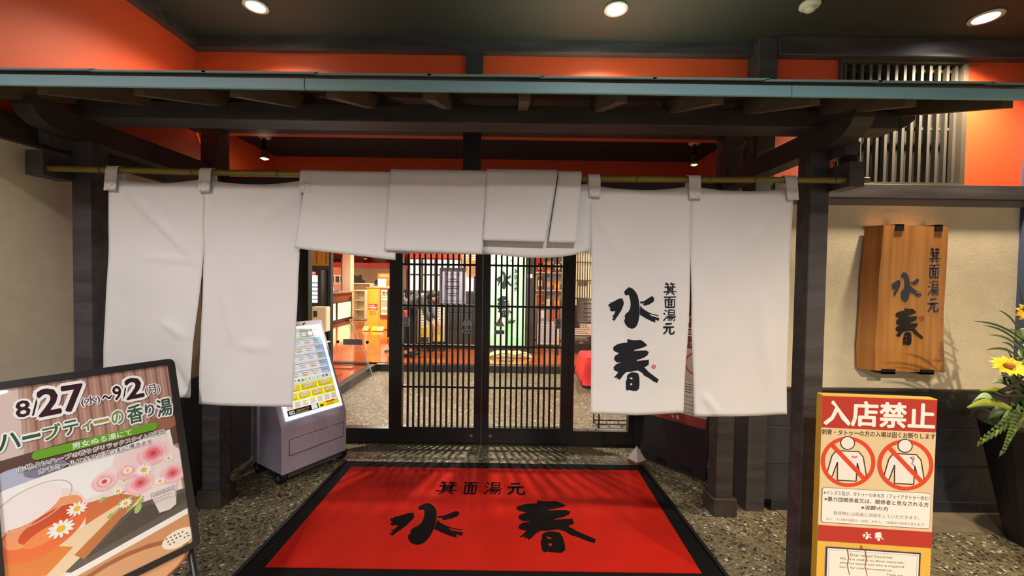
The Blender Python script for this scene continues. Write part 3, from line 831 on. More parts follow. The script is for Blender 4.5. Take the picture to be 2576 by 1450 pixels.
for u in (-.452, -.026):
    MB().tube([pp(u, -.70, -.012), (u, S17*(-1.205), .004)], .011, 10).build('leg', fr_m, ps, smooth=True)
    MB().tube([pp(u, -.20, -.02), (u, .26, .004)], .009, 10).build('rear_leg', fr_m, ps, smooth=True)
MB().tube([(-.452, S17*(-1.1), .11), (-.026, S17*(-1.1), .11)], .008, 8).build('stretcher', fr_m, ps, smooth=True)
q = Print()
q.rect(-.456, -.022, -.700, -.022, (168, 132, 118))
q.hold = True
for i in range(26):                      # striped wall in the printed photograph
    u = -.42 + i*.0155
    q.rect(u, u+.006, -.27, -.022, (142, 100, 92) if i % 2 else (186, 148, 136))
q.hold = False; q.layer += 1
q.rect(-.456, -.40, -.32, -.022, (205, 186, 180)); q.rect(-.40, -.392, -.32, -.022, (176, 150, 140))
q.poly([(-.456, -.235), (-.30, -.225), (-.12, -.24), (-.022, -.20), (-.022, -.33), (-.456, -.33)], (92, 66, 60))
q.disc(-.42, -.295, .05, (170, 176, 196), .03); q.disc(-.36, -.29, .045, (120, 124, 140), .024); q.disc(-.06, -.24, .05, (148, 100, 78), .03)
q.rect(-.456, -.022, -.700, -.60, (196, 138, 96)); q.disc(-.20, -.71, .17, (150, 84, 52), .075); q.disc(-.20, -.715, .155, (206, 152, 112), .066); q.disc(-.06, -.665, .05, (232, 224, 206), .03)
q.hold = True
for i in range(14): q.disc(-.095+.012*(i % 6)+.004*(i//6), -.650-.011*(i//5), .003, (60, 48, 44), n=8)
q.hold = False; q.layer += 1
# tilted photograph card
q.poly([(-.456, -.322), (-.042, -.270), (-.0225, -.595), (-.325, -.640), (-.456, -.662)], (238, 230, 226))
card = [(-.456, -.336), (-.050, -.283), (-.0225, -.575), (-.330, -.622), (-.456, -.644)]
q.poly(card, (226, 214, 212))
q.poly([(-.456, -.336), (-.2, -.303), (-.24, -.42), (-.456, -.44)], (240, 232, 230))
q.poly([(-.33, -.622), (-.0225, -.575), (-.0225, -.50), (-.16, -.495), (-.36, -.60)], (78, 72, 76))
q.poly([(-.30, -.60), (-.0225, -.55), (-.0225, -.515), (-.17, -.51)], (54, 50, 54))
q.poly([(-.456, -.60), (-.36, -.625), (-.13, -.47), (-.20, -.455), (-.456, -.575)], (226, 202, 168))
q.poly([(-.32, -.575), (-.17, -.462), (-.15, -.475), (-.30, -.60)], (182, 108, 58))
q.poly([(-.28, -.435), (-.20, -.44), (-.17, -.46), (-.29, -.50)], (200, 104, 60))
q.poly([(-.456, -.56), (-.38, -.60), (-.32, -.55), (-.40, -.50), (-.456, -.52)], (214, 122, 52))
# cup of tea
q.disc(-.385, -.445, .105, (236, 214, 204), .088, 32, .35); q.disc(-.375, -.470, .098, (222, 104, 48), .066, 32, .38)
q.disc(-.372, -.445, .088, (236, 150, 104), .045, 28, .40); q.disc(-.365, -.455, .066, (196, 74, 38), .030, 24, .40); q.disc(-.37, -.485, .05, (232, 132, 74), .02, 20, .3)
q.disc(-.405, -.385, .078, (232, 222, 222), .048, 28, .35)
q.hold = True
for k in range(30):
    a0, a1 = 2*PI*k/30, 2*PI*(k+1)/30
    f = lambda a: (-.392 + .086*math.cos(a)*.94 - .052*math.sin(a)*.34, -.388 + .086*math.cos(a)*.34 + .052*math.sin(a)*.94)
    q.stroke([f(a0), f(a1)], .003, (196, 176, 172), 1.0)
q.hold = False; q.layer += 1
def daisy(u, v, r, rot=0):
    q.hold = True
    for k in range(12):
        a = rot + 2*PI*k/12; q.disc(u + r*.62*math.cos(a), v + r*.62*math.sin(a)*.8, r*.40, (252, 250, 244), r*.15, 10, a)
    q.hold = False; q.layer += 1; q.disc(u, v, r*.34, (232, 178, 46), n=12)
def rose(u, v, r, c=(226, 112, 122)):
    q.disc(u, v, r*1.08, (248, 204, 204), r*.98); q.disc(u-r*.06, v-r*.10, r*.96, (242, 176, 180), r*.84); q.disc(u+r*.10, v+r*.04, r*.74, (234, 148, 156), r*.66)
    for n_, rad, sz, col in ((8, .70, .36, (246, 188, 190)), (6, .46, .34, (238, 156, 162)), (5, .28, .27, c), (3, .13, .20, (214, 90, 104))):
        for k in range(n_):
            a_ = 2*PI*k/n_ + n_; q.disc(u + r*rad*math.cos(a_), v + r*rad*.86*math.sin(a_), r*sz, (col[0]-8*(k % 2), col[1]+10*(k % 2), col[2]+8*(k % 3)), r*sz*.62, 12, a_+PI/2)
    q.disc(u, v, r*.13, (190, 60, 78))
for a in ((-.20, -.47), (-.23, -.50), (-.18, -.50), (-.15, -.49), (-.245, -.44)):
    q.stroke([(-.12, -.42), ((a[0]-.12)/2, (a[1]-.42)/2-.01), a], .004, (120, 146, 70)); q.disc(a[0], a[1], .010, (148, 176, 84), .006, 10, .6)
q.disc(-.19, -.395, .018, (150, 178, 96), .010, 12, .7); q.disc(-.10, -.50, .016, (132, 166, 78), .010, 12, .2); q.disc(-.16, -.51, .016, (160, 186, 104), .009, 12, 1.1)
q.disc(-.095, -.40, .085, (246, 214, 212), .09, 24); q.disc(-.22, -.385, .036, (244, 214, 210), .040, 20); q.disc(-.165, -.345, .04, (246, 206, 204), .034, 20)
rose(-.10, -.340, .046); rose(-.145, -.428, .040, (228, 116, 124)); rose(-.052, -.432, .038, (226, 112, 120)); rose(-.235, -.385, .030, (248, 212, 208))
rose(-.175, -.375, .028, (246, 190, 190))
daisy(-.132, -.388, .025); daisy(-.175, -.372, .014); daisy(-.205, -.43, .015); daisy(-.19, -.478, .018); daisy(-.058, -.375, .016); daisy(-.092, -.445, .016, .3)
daisy(-.304, -.441, .024, .2); daisy(-.342, -.483, .030, .5)
q.poly([(-.125, -.475), (-.045, -.470), (-.055, -.545), (-.075, -.555), (-.105, -.552)], (216, 206, 206))
q.frame(-.122, -.052, -.515, -.478, .0015, (120, 110, 112)); q.text('GARDENING', -.118, -.056, -.492, -.482, (96, 88, 92), .01); q.lines(-.115, -.06, -.512, -.496, 2, (140, 132, 134), .3)
# lettering
dk = (52, 26, 34)
def pt(s_, a, b, c, d, col, bold, ol): q.text(s_, a, b, c, d, col, bold, ol)
pt('8', -.408, -.380, -.118, -.068, dk, .02, (246, 240, 240)); pt('/', -.378, -.360, -.120, -.066, dk, 0, (246, 240, 240))
pt('27', -.362, -.262, -.128, -.044, dk, .03, (250, 246, 246)); pt('(水)', -.268, -.222, -.124, -.090, (92, 70, 76), .02, (246, 240, 240))
pt('〜', -.216, -.192, -.112, -.098, dk, .03, (246, 240, 240)); pt('9', -.188, -.166, -.122, -.072, dk, .02, (246, 240, 240)); pt('/', -.164, -.148, -.124, -.070, dk, 0, (246, 240, 240))
pt('2', -.152, -.106, -.127, -.054, dk, .03, (250, 246, 246)); pt('(月)', -.100, -.056, -.128, -.090, (92, 70, 76), .02, (246, 240, 240))
grs = [(46, 82, 60), (52, 90, 62), (70, 104, 62), (60, 100, 66), (120, 132, 62), (150, 150, 70), (110, 134, 70), (52, 88, 70), (58, 84, 84), (44, 72, 66)]
cw = [(.0, .047), (.047, .088), (.088, .132), (.132, .172), (.174, .204), (.204, .246), (.248, .285), (.290, .338), (.340, .372), (.374, .425)]
for ch, (a, b), g in zip('ハーブティーの香り湯', cw, grs):
    lo, hi = (-.205, -.160)
    if ch == 'ー': lo, hi = -.187, -.179
    if ch in '香湯': lo, hi = -.216, -.152
    if ch == 'ィ': lo, hi = -.205, -.172
    q.text(ch, -.450+a+.003, -.450+b-.003, lo, hi, g, .025, (250, 250, 246))
q.poly(rr(-.386, -.078, -.258, -.230, .013), (102, 158, 44))
q.text('男女ぬる湯にて', -.300, -.152, -.254, -.234, (240, 246, 232), .015)
q.text('心地よいハーブの香りがリラックスタイムを演出', -.417, -.060, -.280, -.264, (60, 44, 48), .01, (246, 240, 240))
q.text('カモミールエキスが潤う肌に導きます', -.375, -.100, -.303, -.287, (60, 44, 48), .01, (246, 240, 240))
q.build('poster_print', ps, print_mat('glossy_print', 0, .25), fn=lambda u, v, o: pp(u, v, o), step=.00006, lift=1.15)
slab(-.456, -.022, -.700, -.022, .0045, .006).build('cover_sheet', glass('acrylic'), ps)

# ------------------------------------------------------------------ wheeled light box sign
lb = thing('light_box_stand', 'grey wheeled light box with a glowing price and event panel behind curtain', 'sign', (-1.467, 2.99, 0), (0, 0, math.radians(58)))
lbm = mat('lightbox_grey', (184, 176, 194), .45, noise=(3, (1, 1, 1), .04))
A26 = math.radians(26)
def sp(u, v, off=0.0): return (u, .022 + math.sin(A26)*v - off*math.cos(A26), .455 + math.cos(A26)*v + off*math.sin(A26))
prof = [(0, .075), (0, .40), (.022, .445), (.022+math.sin(A26)*.74, .455+math.cos(A26)*.74), (.385, 1.118), (.41, 1.09), (.40, .40), (.42, .075)]
MB().prism(prof, 'x', -.258, .258).build('body', lbm, lb, bevel=.008)
prof2 = [(.03, .03), (.03, .10), (.39, .10), (.39, .03)]
MB().prism(prof2, 'x', -.20, .235).build('skirt', mat('lightbox_dark', (78, 72, 80), .5), lb)
drw = MB().box(-.205, .225, -.004, .002, .205, .315).build('drawer_front', lbm, lb, bevel=.002)
for a in ((-.209, .229, .316, .319), (-.209, .229, .201, .204), (-.209, -.206, .204, .316), (.226, .229, .204, .316)):
    MB().box(a[0], a[1], -.0015, .001, a[2], a[3]).build('groove', black_plastic, drw)
for x in (-.235, .255):
    for y in (.06, .36):
        cst = MB().tube([(x-.02, y, .042), (x+.02, y, .042)], .042, 20).build('castor', black_plastic, lb)
        MB().tube([(x-.023, y, .042), (x+.023, y, .042)], .018, 14).build('hub', mat('hub_grey', (96, 94, 98), .4), cst)
MB().hexa([sp(-.222, -.005, .004), sp(.232, -.005, .004), sp(.232, -.005, 0), sp(-.222, -.005, 0), sp(-.222, .70, .004), sp(.232, .70, .004), sp(.232, .70, 0), sp(-.222, .70, 0)]).build('light_panel', emit('panel_white', (236, 246, 255), 1.1), lb)
MB().tube([sp(.10, .722, .010), sp(.10, .722, -.01)], .007, 12).build('lock', black_plastic, lb)
q = Print()
B0, B1, T0, T1 = -.200, .208, .022, .680
q.rect(B0, B1, T0, T1, (226, 238, 214)); q.rect(B0, B1, .30, .655, (206, 230, 246)); q.rect(B0, B1, .60, T1, (236, 214, 190))
q.rect(B0, B0+.13, .60, T1, (232, 140, 60)); q.text('湯', B0+.02, B0+.10, .61, .67, (250, 240, 220), .03)
for i, c in enumerate(((240, 244, 246), (96, 170, 72), (56, 96, 150), (226, 214, 214))):
    a = -.010 + i*.054; q.rect(a, a+.047, .606, .668, c); q.rect(a+.004, a+.043, .610, .646, (246, 248, 250)); q.lines(a+.005, a+.042, .649, .666, 2, (110, 120, 130) if c[0] > 200 else (236, 240, 240), .4, i)
for i, (c1, z1) in enumerate(zip(((84, 170, 84), (232, 150, 60), (206, 60, 60), (206, 60, 60), (206, 60, 60)), (.590, .525, .460, .395, .335))):
    q.rect(B0, B1, z1-.052, z1, (240, 246, 250)); q.rect(B1-.075, B1, z1-.052, z1, (164, 208, 240)); q.rect(B0, B1, z1-.006, z1-.002, c1)
    for j in range(5):
        a = B0+.012+j*.08; q.lines(a, a+.06, z1-.028, z1-.012, 1, (120, 130, 150), .35, i*7+j)
        q.rect(a+.004, a+.05, z1-.044, z1-.032, (246, 206, 40) if (i+j) % 3 == 0 else (240, 226, 222)); q.lines(a+.008, a+.046, z1-.043, z1-.033, 1, (206, 90, 80), .4, i*5+j)
q.text('浴場にて馬油シャンプー設置！', B0+.01, B1-.02, .252, .275, (70, 70, 96), .015, (246, 246, 250))
for r in range(3):
    z1 = .240 - r*.062; n = (3, 4, 7)[r]; w = (B1-B0)/n
    for j in range(n):
        a = B0 + j*w
        if r < 2:
            q.rect(a+.003, a+w-.003, z1-.055, z1-.004, (248, 226, 20)); q.disc(a+w*.5, z1-.022, w*.34, (240, 244, 248), .012)
            q.lines(a+.012, a+w-.012, z1-.030, z1-.014, 2, (210, 80, 90), .4, r*9+j); q.lines(a+.010, a+w-.010, z1-.053, z1-.036, 2, (150, 126, 20), .35, r*5+j)
        else:
            q.rect(a+.002, a+w-.002, z1-.050, z1-.004, (240, 244, 246)); q.disc(a+w/2, z1-.012, w*.36, (246, 222, 30), .006); q.lines(a+.006, a+w-.006, z1-.046, z1-.022, 3, (190, 120, 130), .4, j)
q.rect(B0, B0+.235, T0, .064, (26, 24, 24)); q.rrect(B0+.01, B0+.05, .032, .056, .006, (220, 216, 210)); q.text('水春', B0+.014, B0+.046, .037, .051, (40, 36, 36), .02)
q.text('水春公式アプリ', B0+.062, B0+.160, .040, .054, (240, 170, 60), .02); q.lines(B0+.02, B0+.160, .025, .036, 2, (230, 226, 220), .3, 3); q.rrect(B0+.180, B0+.226, .026, .062, .003, (226, 236, 240))
q.rect(B0+.238, B1, T0, .064, (246, 220, 30)); q.rect(B0+.30, B0+.375, .052, .061, (206, 44, 40)); q.lines(B0+.30, B0+.372, .026, .050, 3, (60, 52, 20), .4, 4); q.disc(B0+.262, .038, .016, (60, 66, 60), .009)
q.build('panel_print', lb, print_mat('backlit_print', .62, .3), fn=lambda u, v, o: sp(u, v, .0045+o), step=.0001)
ld = bpy.data.lights.new('panel_light', 'AREA'); ld.shape = 'RECTANGLE'; ld.size = .42; ld.size_y = .66; ld.energy = 2.5; ld.color = (.9, .96, 1)
lo = bpy.data.objects.new('panel_light', ld); COL.objects.link(lo); lo.parent = lb
lo.matrix_local = Matrix.Translation(sp(.0, .35, .02)) @ Matrix.Rotation(-(PI/2 + A26), 4, 'X')

# ------------------------------------------------------------------ no-entry signboard at the right
ne = thing('no_entry_signboard', 'cream and red no-entry signboard with two crossed-out tattooed figures', 'sign', (1.494, 1.60, 0), (0, 0, math.radians(-5.0)))
MB().box(-.216, .216, 0, .035, 0, 1.04).build('board', mat('sign_edge', (206, 160, 48), .5), ne, bevel=.002)
q = Print(); W = .216; red = (182, 52, 40)
q.rect(-W, W, .0, 1.04, (226, 178, 74)); q.rect(-W, W, .435, 1.035, (224, 198, 156)); q.rect(-W, W, .905, 1.036, red)
q.text('入店禁止', -.206, .208, .918, 1.018, (246, 240, 232), .03)
q.text('刺青・タトゥーの方の入場は固くお断りします', -.214, .214, .876, .899, (66, 50, 42), .02)
for cx in (-.110, .106):
    q.disc(cx, .768, .098, (228, 204, 164), n=32)
    sk, ol = (238, 226, 218), (58, 48, 48)
    body = [(cx-.046, .812), (cx+.040, .812), (cx+.058, .79), (cx+.072, .715), (cx+.064, .702), (cx+.052, .708), (cx+.036, .765), (cx+.034, .690), (cx-.038, .690), (cx-.040, .765), (cx-.058, .706), (cx-.072, .700), (cx-.080, .712), (cx-.062, .79)]
    q.poly(body, sk)
    for a, b in zip(body[:8], body[1:9]): q.stroke([a, b], .0045, ol, 1.0)
    for a, b in ((body[9], body[8]), (body[9], body[10]), (body[10], body[11]), (body[11], body[12]), (body[12], body[13]), (body[13], body[0])): q.stroke([a, b], .0045, ol, 1.0)
    q.ring(cx, .768, .104, .015, (220, 68, 38), 48)
    q.stroke([(cx-.066, .838), (cx+.070, .696)], .017, (220, 68, 38), 1.0)
    q.disc(cx-.004, .846, .0285, ol, n=28); q.disc(cx-.004, .846, .0245, (240, 228, 222), n=28)
    if cx < 0:
        for s_ in (-1, 1): q.disc(cx+.024+s_*.005, .790, .006, (216, 96, 130), .0035, 12, s_*.6)
    else:
        q.stroke([(cx+.018, .80), (cx+.030, .79), (cx+.024, .775), (cx+.036, .765)], .004, (90, 84, 88)); q.ring(cx+.027, .797, .006, .002, (90, 84, 88), 14)
q.rrect(-.206, .206, .512, .658, .010, (120, 70, 60)); q.rrect(-.2045, .2045, .5135, .6565, .009, (240, 232, 224))
q.text('※イレズミ及び、タトゥーのある方（フェイクタトゥー含む）', -.200, .200, .628, .646, (52, 40, 40), .01)
q.text('※暴力団関係者又は、関係者と見なされる方', -.197, .198, .601, .620, (52, 40, 40), .015)
q.text('※泥酔の方', -.055, .048, .575, .593, (52, 40, 40), .015)
q.text('発見時には即座に退店をしていただきます。', -.160, .165, .546, .562, (110, 98, 94), 0)
q.text('また、その際の返金も一切致しません。（岩盤処の利用も含みます）', -.186, .186, .522, .534, (130, 118, 112), 0)
q.rect(-W, W, .435, .500, red)
q.glyph('水', -.046, -.010, .452, .484, (244, 236, 228)).glyph('春', .000, .036, .450, .486, (244, 236, 228))
q.rect(-.184, .176, .262, .412, (48, 50, 96)); q.rect(-.178, .170, .268, .406, (240, 230, 216)); q.frame(-.172, .164, .274, .400, .0012, (90, 90, 120))
en = (62, 58, 60)
for s_, a, b, z in (('Dear valued Customer', -.090, .072, .385), ('We  are unable to allow customer,', -.130, .118, .366), ('who has tattoo and who is impaired.', -.130, .118, .348), ('Sorry for your inconvenience.', -.130, .072, .330), ('Thank you,', .050, .116, .312)):
    q.text(s_, a, b, z-.006, z+.006, en, 0)
q.text('Suishun Manager', .008, .116, .288, .300, (204, 60, 56), .01)
for a in (-.102, -.034): q.stroke([(a, .408), (a+.006, .37), (a+.002, .34), (a+.012, .30)], .005, (148, 84, 50))
q.stroke([(-.05, .425), (-.044, .41)], .007, (150, 84, 50))
q.build('signboard_print', ne, print_mat('sign_print', 0, .5), base=.0008, step=.00008)

# ------------------------------------------------------------------ wooden name board on the right wall
wn = thing('wooden_name_board', 'thick polished cedar name board with blue-black brush lettering on beige wall', 'sign', (2.53, YW-.001, 0))
def polished_wood():
    m = bpy.data.materials.new('polished_cedar'); m.use_nodes = True
    nt = m.node_tree; b = nt.nodes['Principled BSDF']; N = nt.nodes.new; L = nt.links.new
    tc = N('ShaderNodeTexCoord'); mp = N('ShaderNodeMapping'); mp.inputs['Scale'].default_value = (26, 26, 1.1); L(tc.outputs['Object'], mp.inputs[0])
    n = N('ShaderNodeTexNoise'); n.inputs['Scale'].default_value = 1.0; n.inputs['Detail'].default_value = 6; L(mp.outputs[0], n.inputs['Vector'])
    r = N('ShaderNodeValToRGB'); e = r.color_ramp.elements
    e[0].position = .3; e[0].color = lin((166, 104, 46)); e[1].position = .75; e[1].color = lin((214, 152, 84))
    L(n.outputs['Fac'], r.inputs[0]); L(r.outputs[0], b.inputs['Base Color'])
    b.inputs['Roughness'].default_value = .3; b.inputs['Coat Weight'].default_value = .5; b.inputs['Coat Roughness'].default_value = .12
    return m
cedar = polished_wood()
yF = -.085      # front face depth
front = [(-.215, .945), (.232, .938), (.222, 1.02), (.212, 1.15), (.206, 1.33), (.212, 1.55), (.214, 1.862), (-.195, 1.868), (-.200, 1.70), (-.212, 1.55), (-.214, 1.30), (-.222, 1.1)]
cxy = lambda p, k: (p[0]-.02*k, p[1])
back = [(p[0] - (.055 if p[0] < 0 else .0), p[1]) for p in front]
n = len(front)
MB().add([(p[0], yF, p[1]) for p in front] + [(p[0], -.012, p[1]) for p in back], [tuple(range(n)), tuple(range(2*n-1, n-1, -1))] + [(i, n+i, n+(i+1) % n, (i+1) % n) for i in range(n)]).build('board', cedar, wn)
for x in (-.12, .125):
    MB().box(x, x+.048, yF-.006, -.005, 1.866, 1.874).box(x, x+.048, yF-.006, yF-.001, 1.832, 1.874).build('hook', black_plastic, wn)
    MB().box(x-.055, x+.030, yF-.006, -.005, .926, .937).box(x-.055, x+.030, yF-.006, yF-.001, .926, .956).build('bracket', black_plastic, wn)
q = Print(); bi = (44, 54, 82)
q.glyph('水', -.135, .062, 1.385, 1.575, bi).glyph('春', -.100, .082, 1.110, 1.345, (30, 28, 30))
for g, z in zip('箕面湯元', (1.678, 1.575, 1.468, 1.362)): q.glyph(g, .098, .172, z-.042, z+.052, bi)
q.ring(.066, 1.282, .016, .005, (176, 60, 40), 20); q.ring(.066, 1.282, .008, .003, (176, 60, 40), 14)
q.build('brush_lettering', wn, print_mat('lacquer_ink', 0, .25), base=-yF + .0012)

# ------------------------------------------------------------------ black folding sign standing in the recess
af = thing('folding_sign', 'black folding sign with a maroon and grey notice leaning in the dark recess', 'sign', (1.27, 3.10, 0), (0, 0, math.radians(-46)))
A12 = math.radians(10)
def ap(u, v, off=0.0): return (u, math.sin(A12)*v - off*math.cos(A12), .02 + math.cos(A12)*v + off*math.sin(A12))
def aslab(u0, u1, v0, v1, o0, o1): return MB().hexa([ap(u0, v0, o1), ap(u1, v0, o1), ap(u1, v0, o0), ap(u0, v0, o0), ap(u0, v1, o1), ap(u1, v1, o1), ap(u1, v1, o0), ap(u0, v1, o0)])
aslab(-.26, .26, .0, 1.40, -.02, 0).build('front_board', black_plastic, af)
MB().hexa([(-.26, .44, .0), (.26, .44, .0), (.26, .46, .0), (-.26, .46, 0), (-.26, .255, 1.38), (.26, .255, 1.38), (.26, .275, 1.38), (-.26, .275, 1.38)]).build('rear_board', black_plastic, af)
for u in (-.12, .08): aslab(u, u+.08, .02, .05, 0, .006).build('foot_plate', chrome, af)
q = Print(); mar = (112, 32, 44)
q.rect(-.235, .235, .36, 1.36, (176, 164, 152)); q.rect(-.235, .235, .95, 1.36, mar); q.rect(-.235, .235, .36, .435, (140, 42, 38))
q.text('No Entrance', -.21, .21, 1.16, 1.24, (224, 206, 206), .02); q.text('출입금지', -.18, .18, 1.05, 1.12, (224, 206, 206), .015); q.text('にゅうしつきんし', -.2, .2, .97, 1.01, (210, 190, 190), 0)
q.ring(-.09, .84, .09, .014, (170, 70, 60)); q.ring(.12, .84, .09, .014, (170, 70, 60))
q.rrect(-.21, .215, .455, .70, .012, (96, 84, 84)); q.rrect(-.208, .213, .457, .698, .011, (192, 180, 168))
q.text('are prohibited entry', -.03, .20, .565, .582, (70, 60, 60), .01); q.text('are prohibited entry', -.03, .20, .505, .522, (70, 60, 60), .01); q.text('문신이 있는 분', .02, .16, .535, .552, (90, 80, 80), 0); q.text('문신이 있는 분', .02, .16, .475, .492, (90, 80, 80), 0); q.lines(-.18, .2, .60, .68, 4, (90, 80, 80), .3, 5)
q.glyph('水', -.035, -.005, .382, .414, (226, 196, 188)).glyph('春', .005, .035, .380, .416, (226, 196, 188))
q.build('notice_print', af, print_mat('sign_print', 0, .5), fn=lambda u, v, o: ap(u, v, .0008+o), step=.00008)

# ------------------------------------------------------------------ salt mounds
def salt(x, y, z, rot, label, k=1.0):
    t = thing('salt_mound', label, 'salt mound', (x, y, z), (0, 0, rot), group='small white salt mounds by the doorways')
    w = .052*k
    MB().box(-w, w, -w, w, 0, .026*k).build('wooden_base', mat('salt_base', (156, 92, 56), .6), t, bevel=.002)
    MB().add([(-w, -w, .026*k), (w, -w, .026*k), (w, w, .026*k), (-w, w, .026*k), (0, 0, .135*k)], [(3, 2, 1, 0), (0, 1, 4), (1, 2, 4), (2, 3, 4), (3, 0, 4)]).build('salt_pyramid', mat('salt_white', (226, 222, 214), .8), t)
salt(1.045, 3.235, 0, .55, 'white pyramid of salt on wooden base at the mat corner')

# ------------------------------------------------------------------ flower pot at the right edge
fp = thing('flower_arrangement', 'tall black pot with yellow sunflowers and green leaves by the right wall', 'flowers', (3.06, 2.27, 0))
MB().lathe([(.001, 0), (.115, 0), (.245, .68), (.235, .69), (.225, .68), (.20, .62), (.001, .62)], 28, cap=False).build('pot', mat('pot_black', (22, 21, 21), .5), fp, smooth=False)
lg = [mat('leaf_green_%d' % i, c, .5, noise=(8, (1, 1, 1), .3)) for i, c in enumerate(((52, 76, 42), (84, 112, 56), (150, 176, 126), (138, 148, 50)))]
def blade(base, tip, w, m, bend=.08, name='leaf', fold=.25):
    b, t = Vector(base), Vector(tip); d = t-b; side = d.cross(Vector((0, -1, .3))).normalized(); upv = Vector((0, 0, 1))
    N = 8; V = []; F = []
    for i in range(N+1):
        s_ = i/N; c = b + d*s_ + upv*bend*math.sin(PI*s_)
        ww = w*math.sin(PI*min(.98, s_*.86+.12))**.8
        V += [c - side*ww + Vector((0, 0, ww*fold)), c, c + side*ww + Vector((0, 0, ww*fold))]
    for i in range(N):
        a = i*3; F += [(a, a+1, a+4, a+3), (a+1, a+2, a+5, a+4)]
    return MB().add(V, F).build(name, m, fp, smooth=True, recalc=False, solid=.0012)
rnd = random.Random(11)
BC = (-.33, -.17)          # the bouquet leans out to the left and front
for x, z, x0, z0, i in ((-.65, 1.31, -.30, 1.19, 0), (-.60, 1.29, -.30, 1.15, 0), (-.53, 1.37, -.31, 1.20, 0), (-.57, 1.24, -.30, 1.13, 1), (-.50, 1.20, -.33, 1.10, 0), (-.58, 1.16, -.32, 1.10, 0),
                     (-.38, 1.62, -.20, 1.45, 0), (-.36, 1.55, -.18, 1.42, 0), (-.34, 1.47, -.16, 1.38, 0), (-.35, 1.41, -.16, 1.33, 0), (-.30, 1.36, -.14, 1.28, 1), (-.40, 1.32, -.22, 1.22, 0), (-.46, 1.27, -.28, 1.16, 1)):
    blade((x0, BC[1]+.02, z0), (x, BC[1]-.02-.02*rnd.random(), z), .0065, lg[i], .03)
for i in range(14):        # long grassy stems of the leaning spray
    x = -.14-.2*rnd.random(); blade((-.05, -.05, .64), (x, BC[1]*rnd.uniform(.4, 1), 1.05+.5*rnd.random()), .008, lg[0], .04, 'stem_leaf')
for i in range(52):        # broad dark leaves, a dense bush
    a = rnd.uniform(0, 2*PI); L = rnd.uniform(.10, .24); z = rnd.uniform(-.06, .22)
    cx, cy = BC[0]*rnd.uniform(.2, .95), BC[1]*rnd.uniform(.3, 1)
    blade((cx, cy, .74+max(0, z)*.7), (cx + L*math.cos(a), cy + L*math.sin(a)*.6 - .03, .78+z), rnd.uniform(.018, .036), lg[rnd.choice((0, 0, 0, 1, 2))], .05)
for i in range(12):        # pale variegated leaves behind the flower
    a = rnd.uniform(0, 2*PI); cx = rnd.uniform(-.36, -.18); cz = rnd.uniform(1.02, 1.22)
    blade((cx, -.12, cz), (cx + .10*math.cos(a), -.16, cz + .08*math.sin(a)), rnd.uniform(.016, .026), lg[2], .02)
blade((-.40, -.18, .84), (-.665, -.20, .855), .020, lg[3], .03); blade((-.42, -.18, .93), (-.60, -.2, .945), .012, lg[3], .01); blade((-.30, -.20, .70), (-.37, -.24, .615), .022, lg[3], .01)
for k in range(11):        # fern frond leaflets
    t_ = k/11
    for p0, p1 in (((-.36, -.20, .84), (-.62, -.22, .665)), ((-.38, -.20, .80), (-.50, -.23, .62))):
        p = Vector(p0).lerp(Vector(p1), t_)
        blade(p, p + Vector((-.01-.02*t_, 0, -.060*(1-.6*t_))), .009, lg[1 if k % 3 else 3], .01, 'leaflet'); blade(p, p + Vector((-.060*(1-.6*t_), -.01, .015)), .009, lg[1], .01, 'leaflet')
def sunflower(c, r, nrm, stem=True):
    f = MB().tube([(0, 0, .60), (c[0]*.5, c[1]*.6, .66+(c[2]-.66)*.6), c], .006, 8).build('flower_stem', mat('stem_brown', (62, 46, 34), .6), fp, smooth=True)
    nv = Vector(nrm).normalized(); a = nv.cross(Vector((0, 0, 1))).normalized(); b = a.cross(nv)
    cen = Vector(c)
    ye = mat('sunflower_yellow', (250, 190, 18), .6, noise=(12, (1, 1, 1), .15))
    for k in range(22):
        t_ = 2*PI*k/22 + .1*(k % 3); d = a*math.cos(t_) + b*math.sin(t_); tn = nv.cross(d)
        rr_ = r*(1 if k % 2 else .86); w = r*.17
        V = [cen + d*r*.28 - tn*w*.5, cen + d*r*.28 + tn*w*.5, cen + d*rr_*.7 + tn*w + nv*.008, cen + d*rr_ + nv*.002, cen + d*rr_*.7 - tn*w + nv*.008]
        MB().add(V, [(0, 1, 2, 3, 4)]).build('petal', ye, f, recalc=False, solid=.001)
    MB().ball(tuple(cen + nv*.006), (r*.3, r*.3, r*.22), 14, 8).build('disc_florets', mat('sunflower_core', (170, 116, 34), .8, bump=(90, (1, 1, 1), .8)), f, smooth=True)
sunflower((-.455, -.20, 1.075), .075, (-.25, -.55, .8))
sunflower((-.30, -.16, 1.355), .06, (-.6, -.8, .3))
sunflower((-.14, -.20, 1.12), .065, (.0, -.8, .5))
MB().tube([(-.02, -.05, .64), (-.30, -.20, .90), (-.42, -.22, 1.00), (-.47, -.22, .97), (-.52, -.22, .945)], .010, 8).tube([(-.30, -.20, .92), (-.50, -.22, .925), (-.55, -.22, .94)], .010, 8).build('driftwood', mat('driftwood', (46, 36, 30), .7), fp, smooth=True)

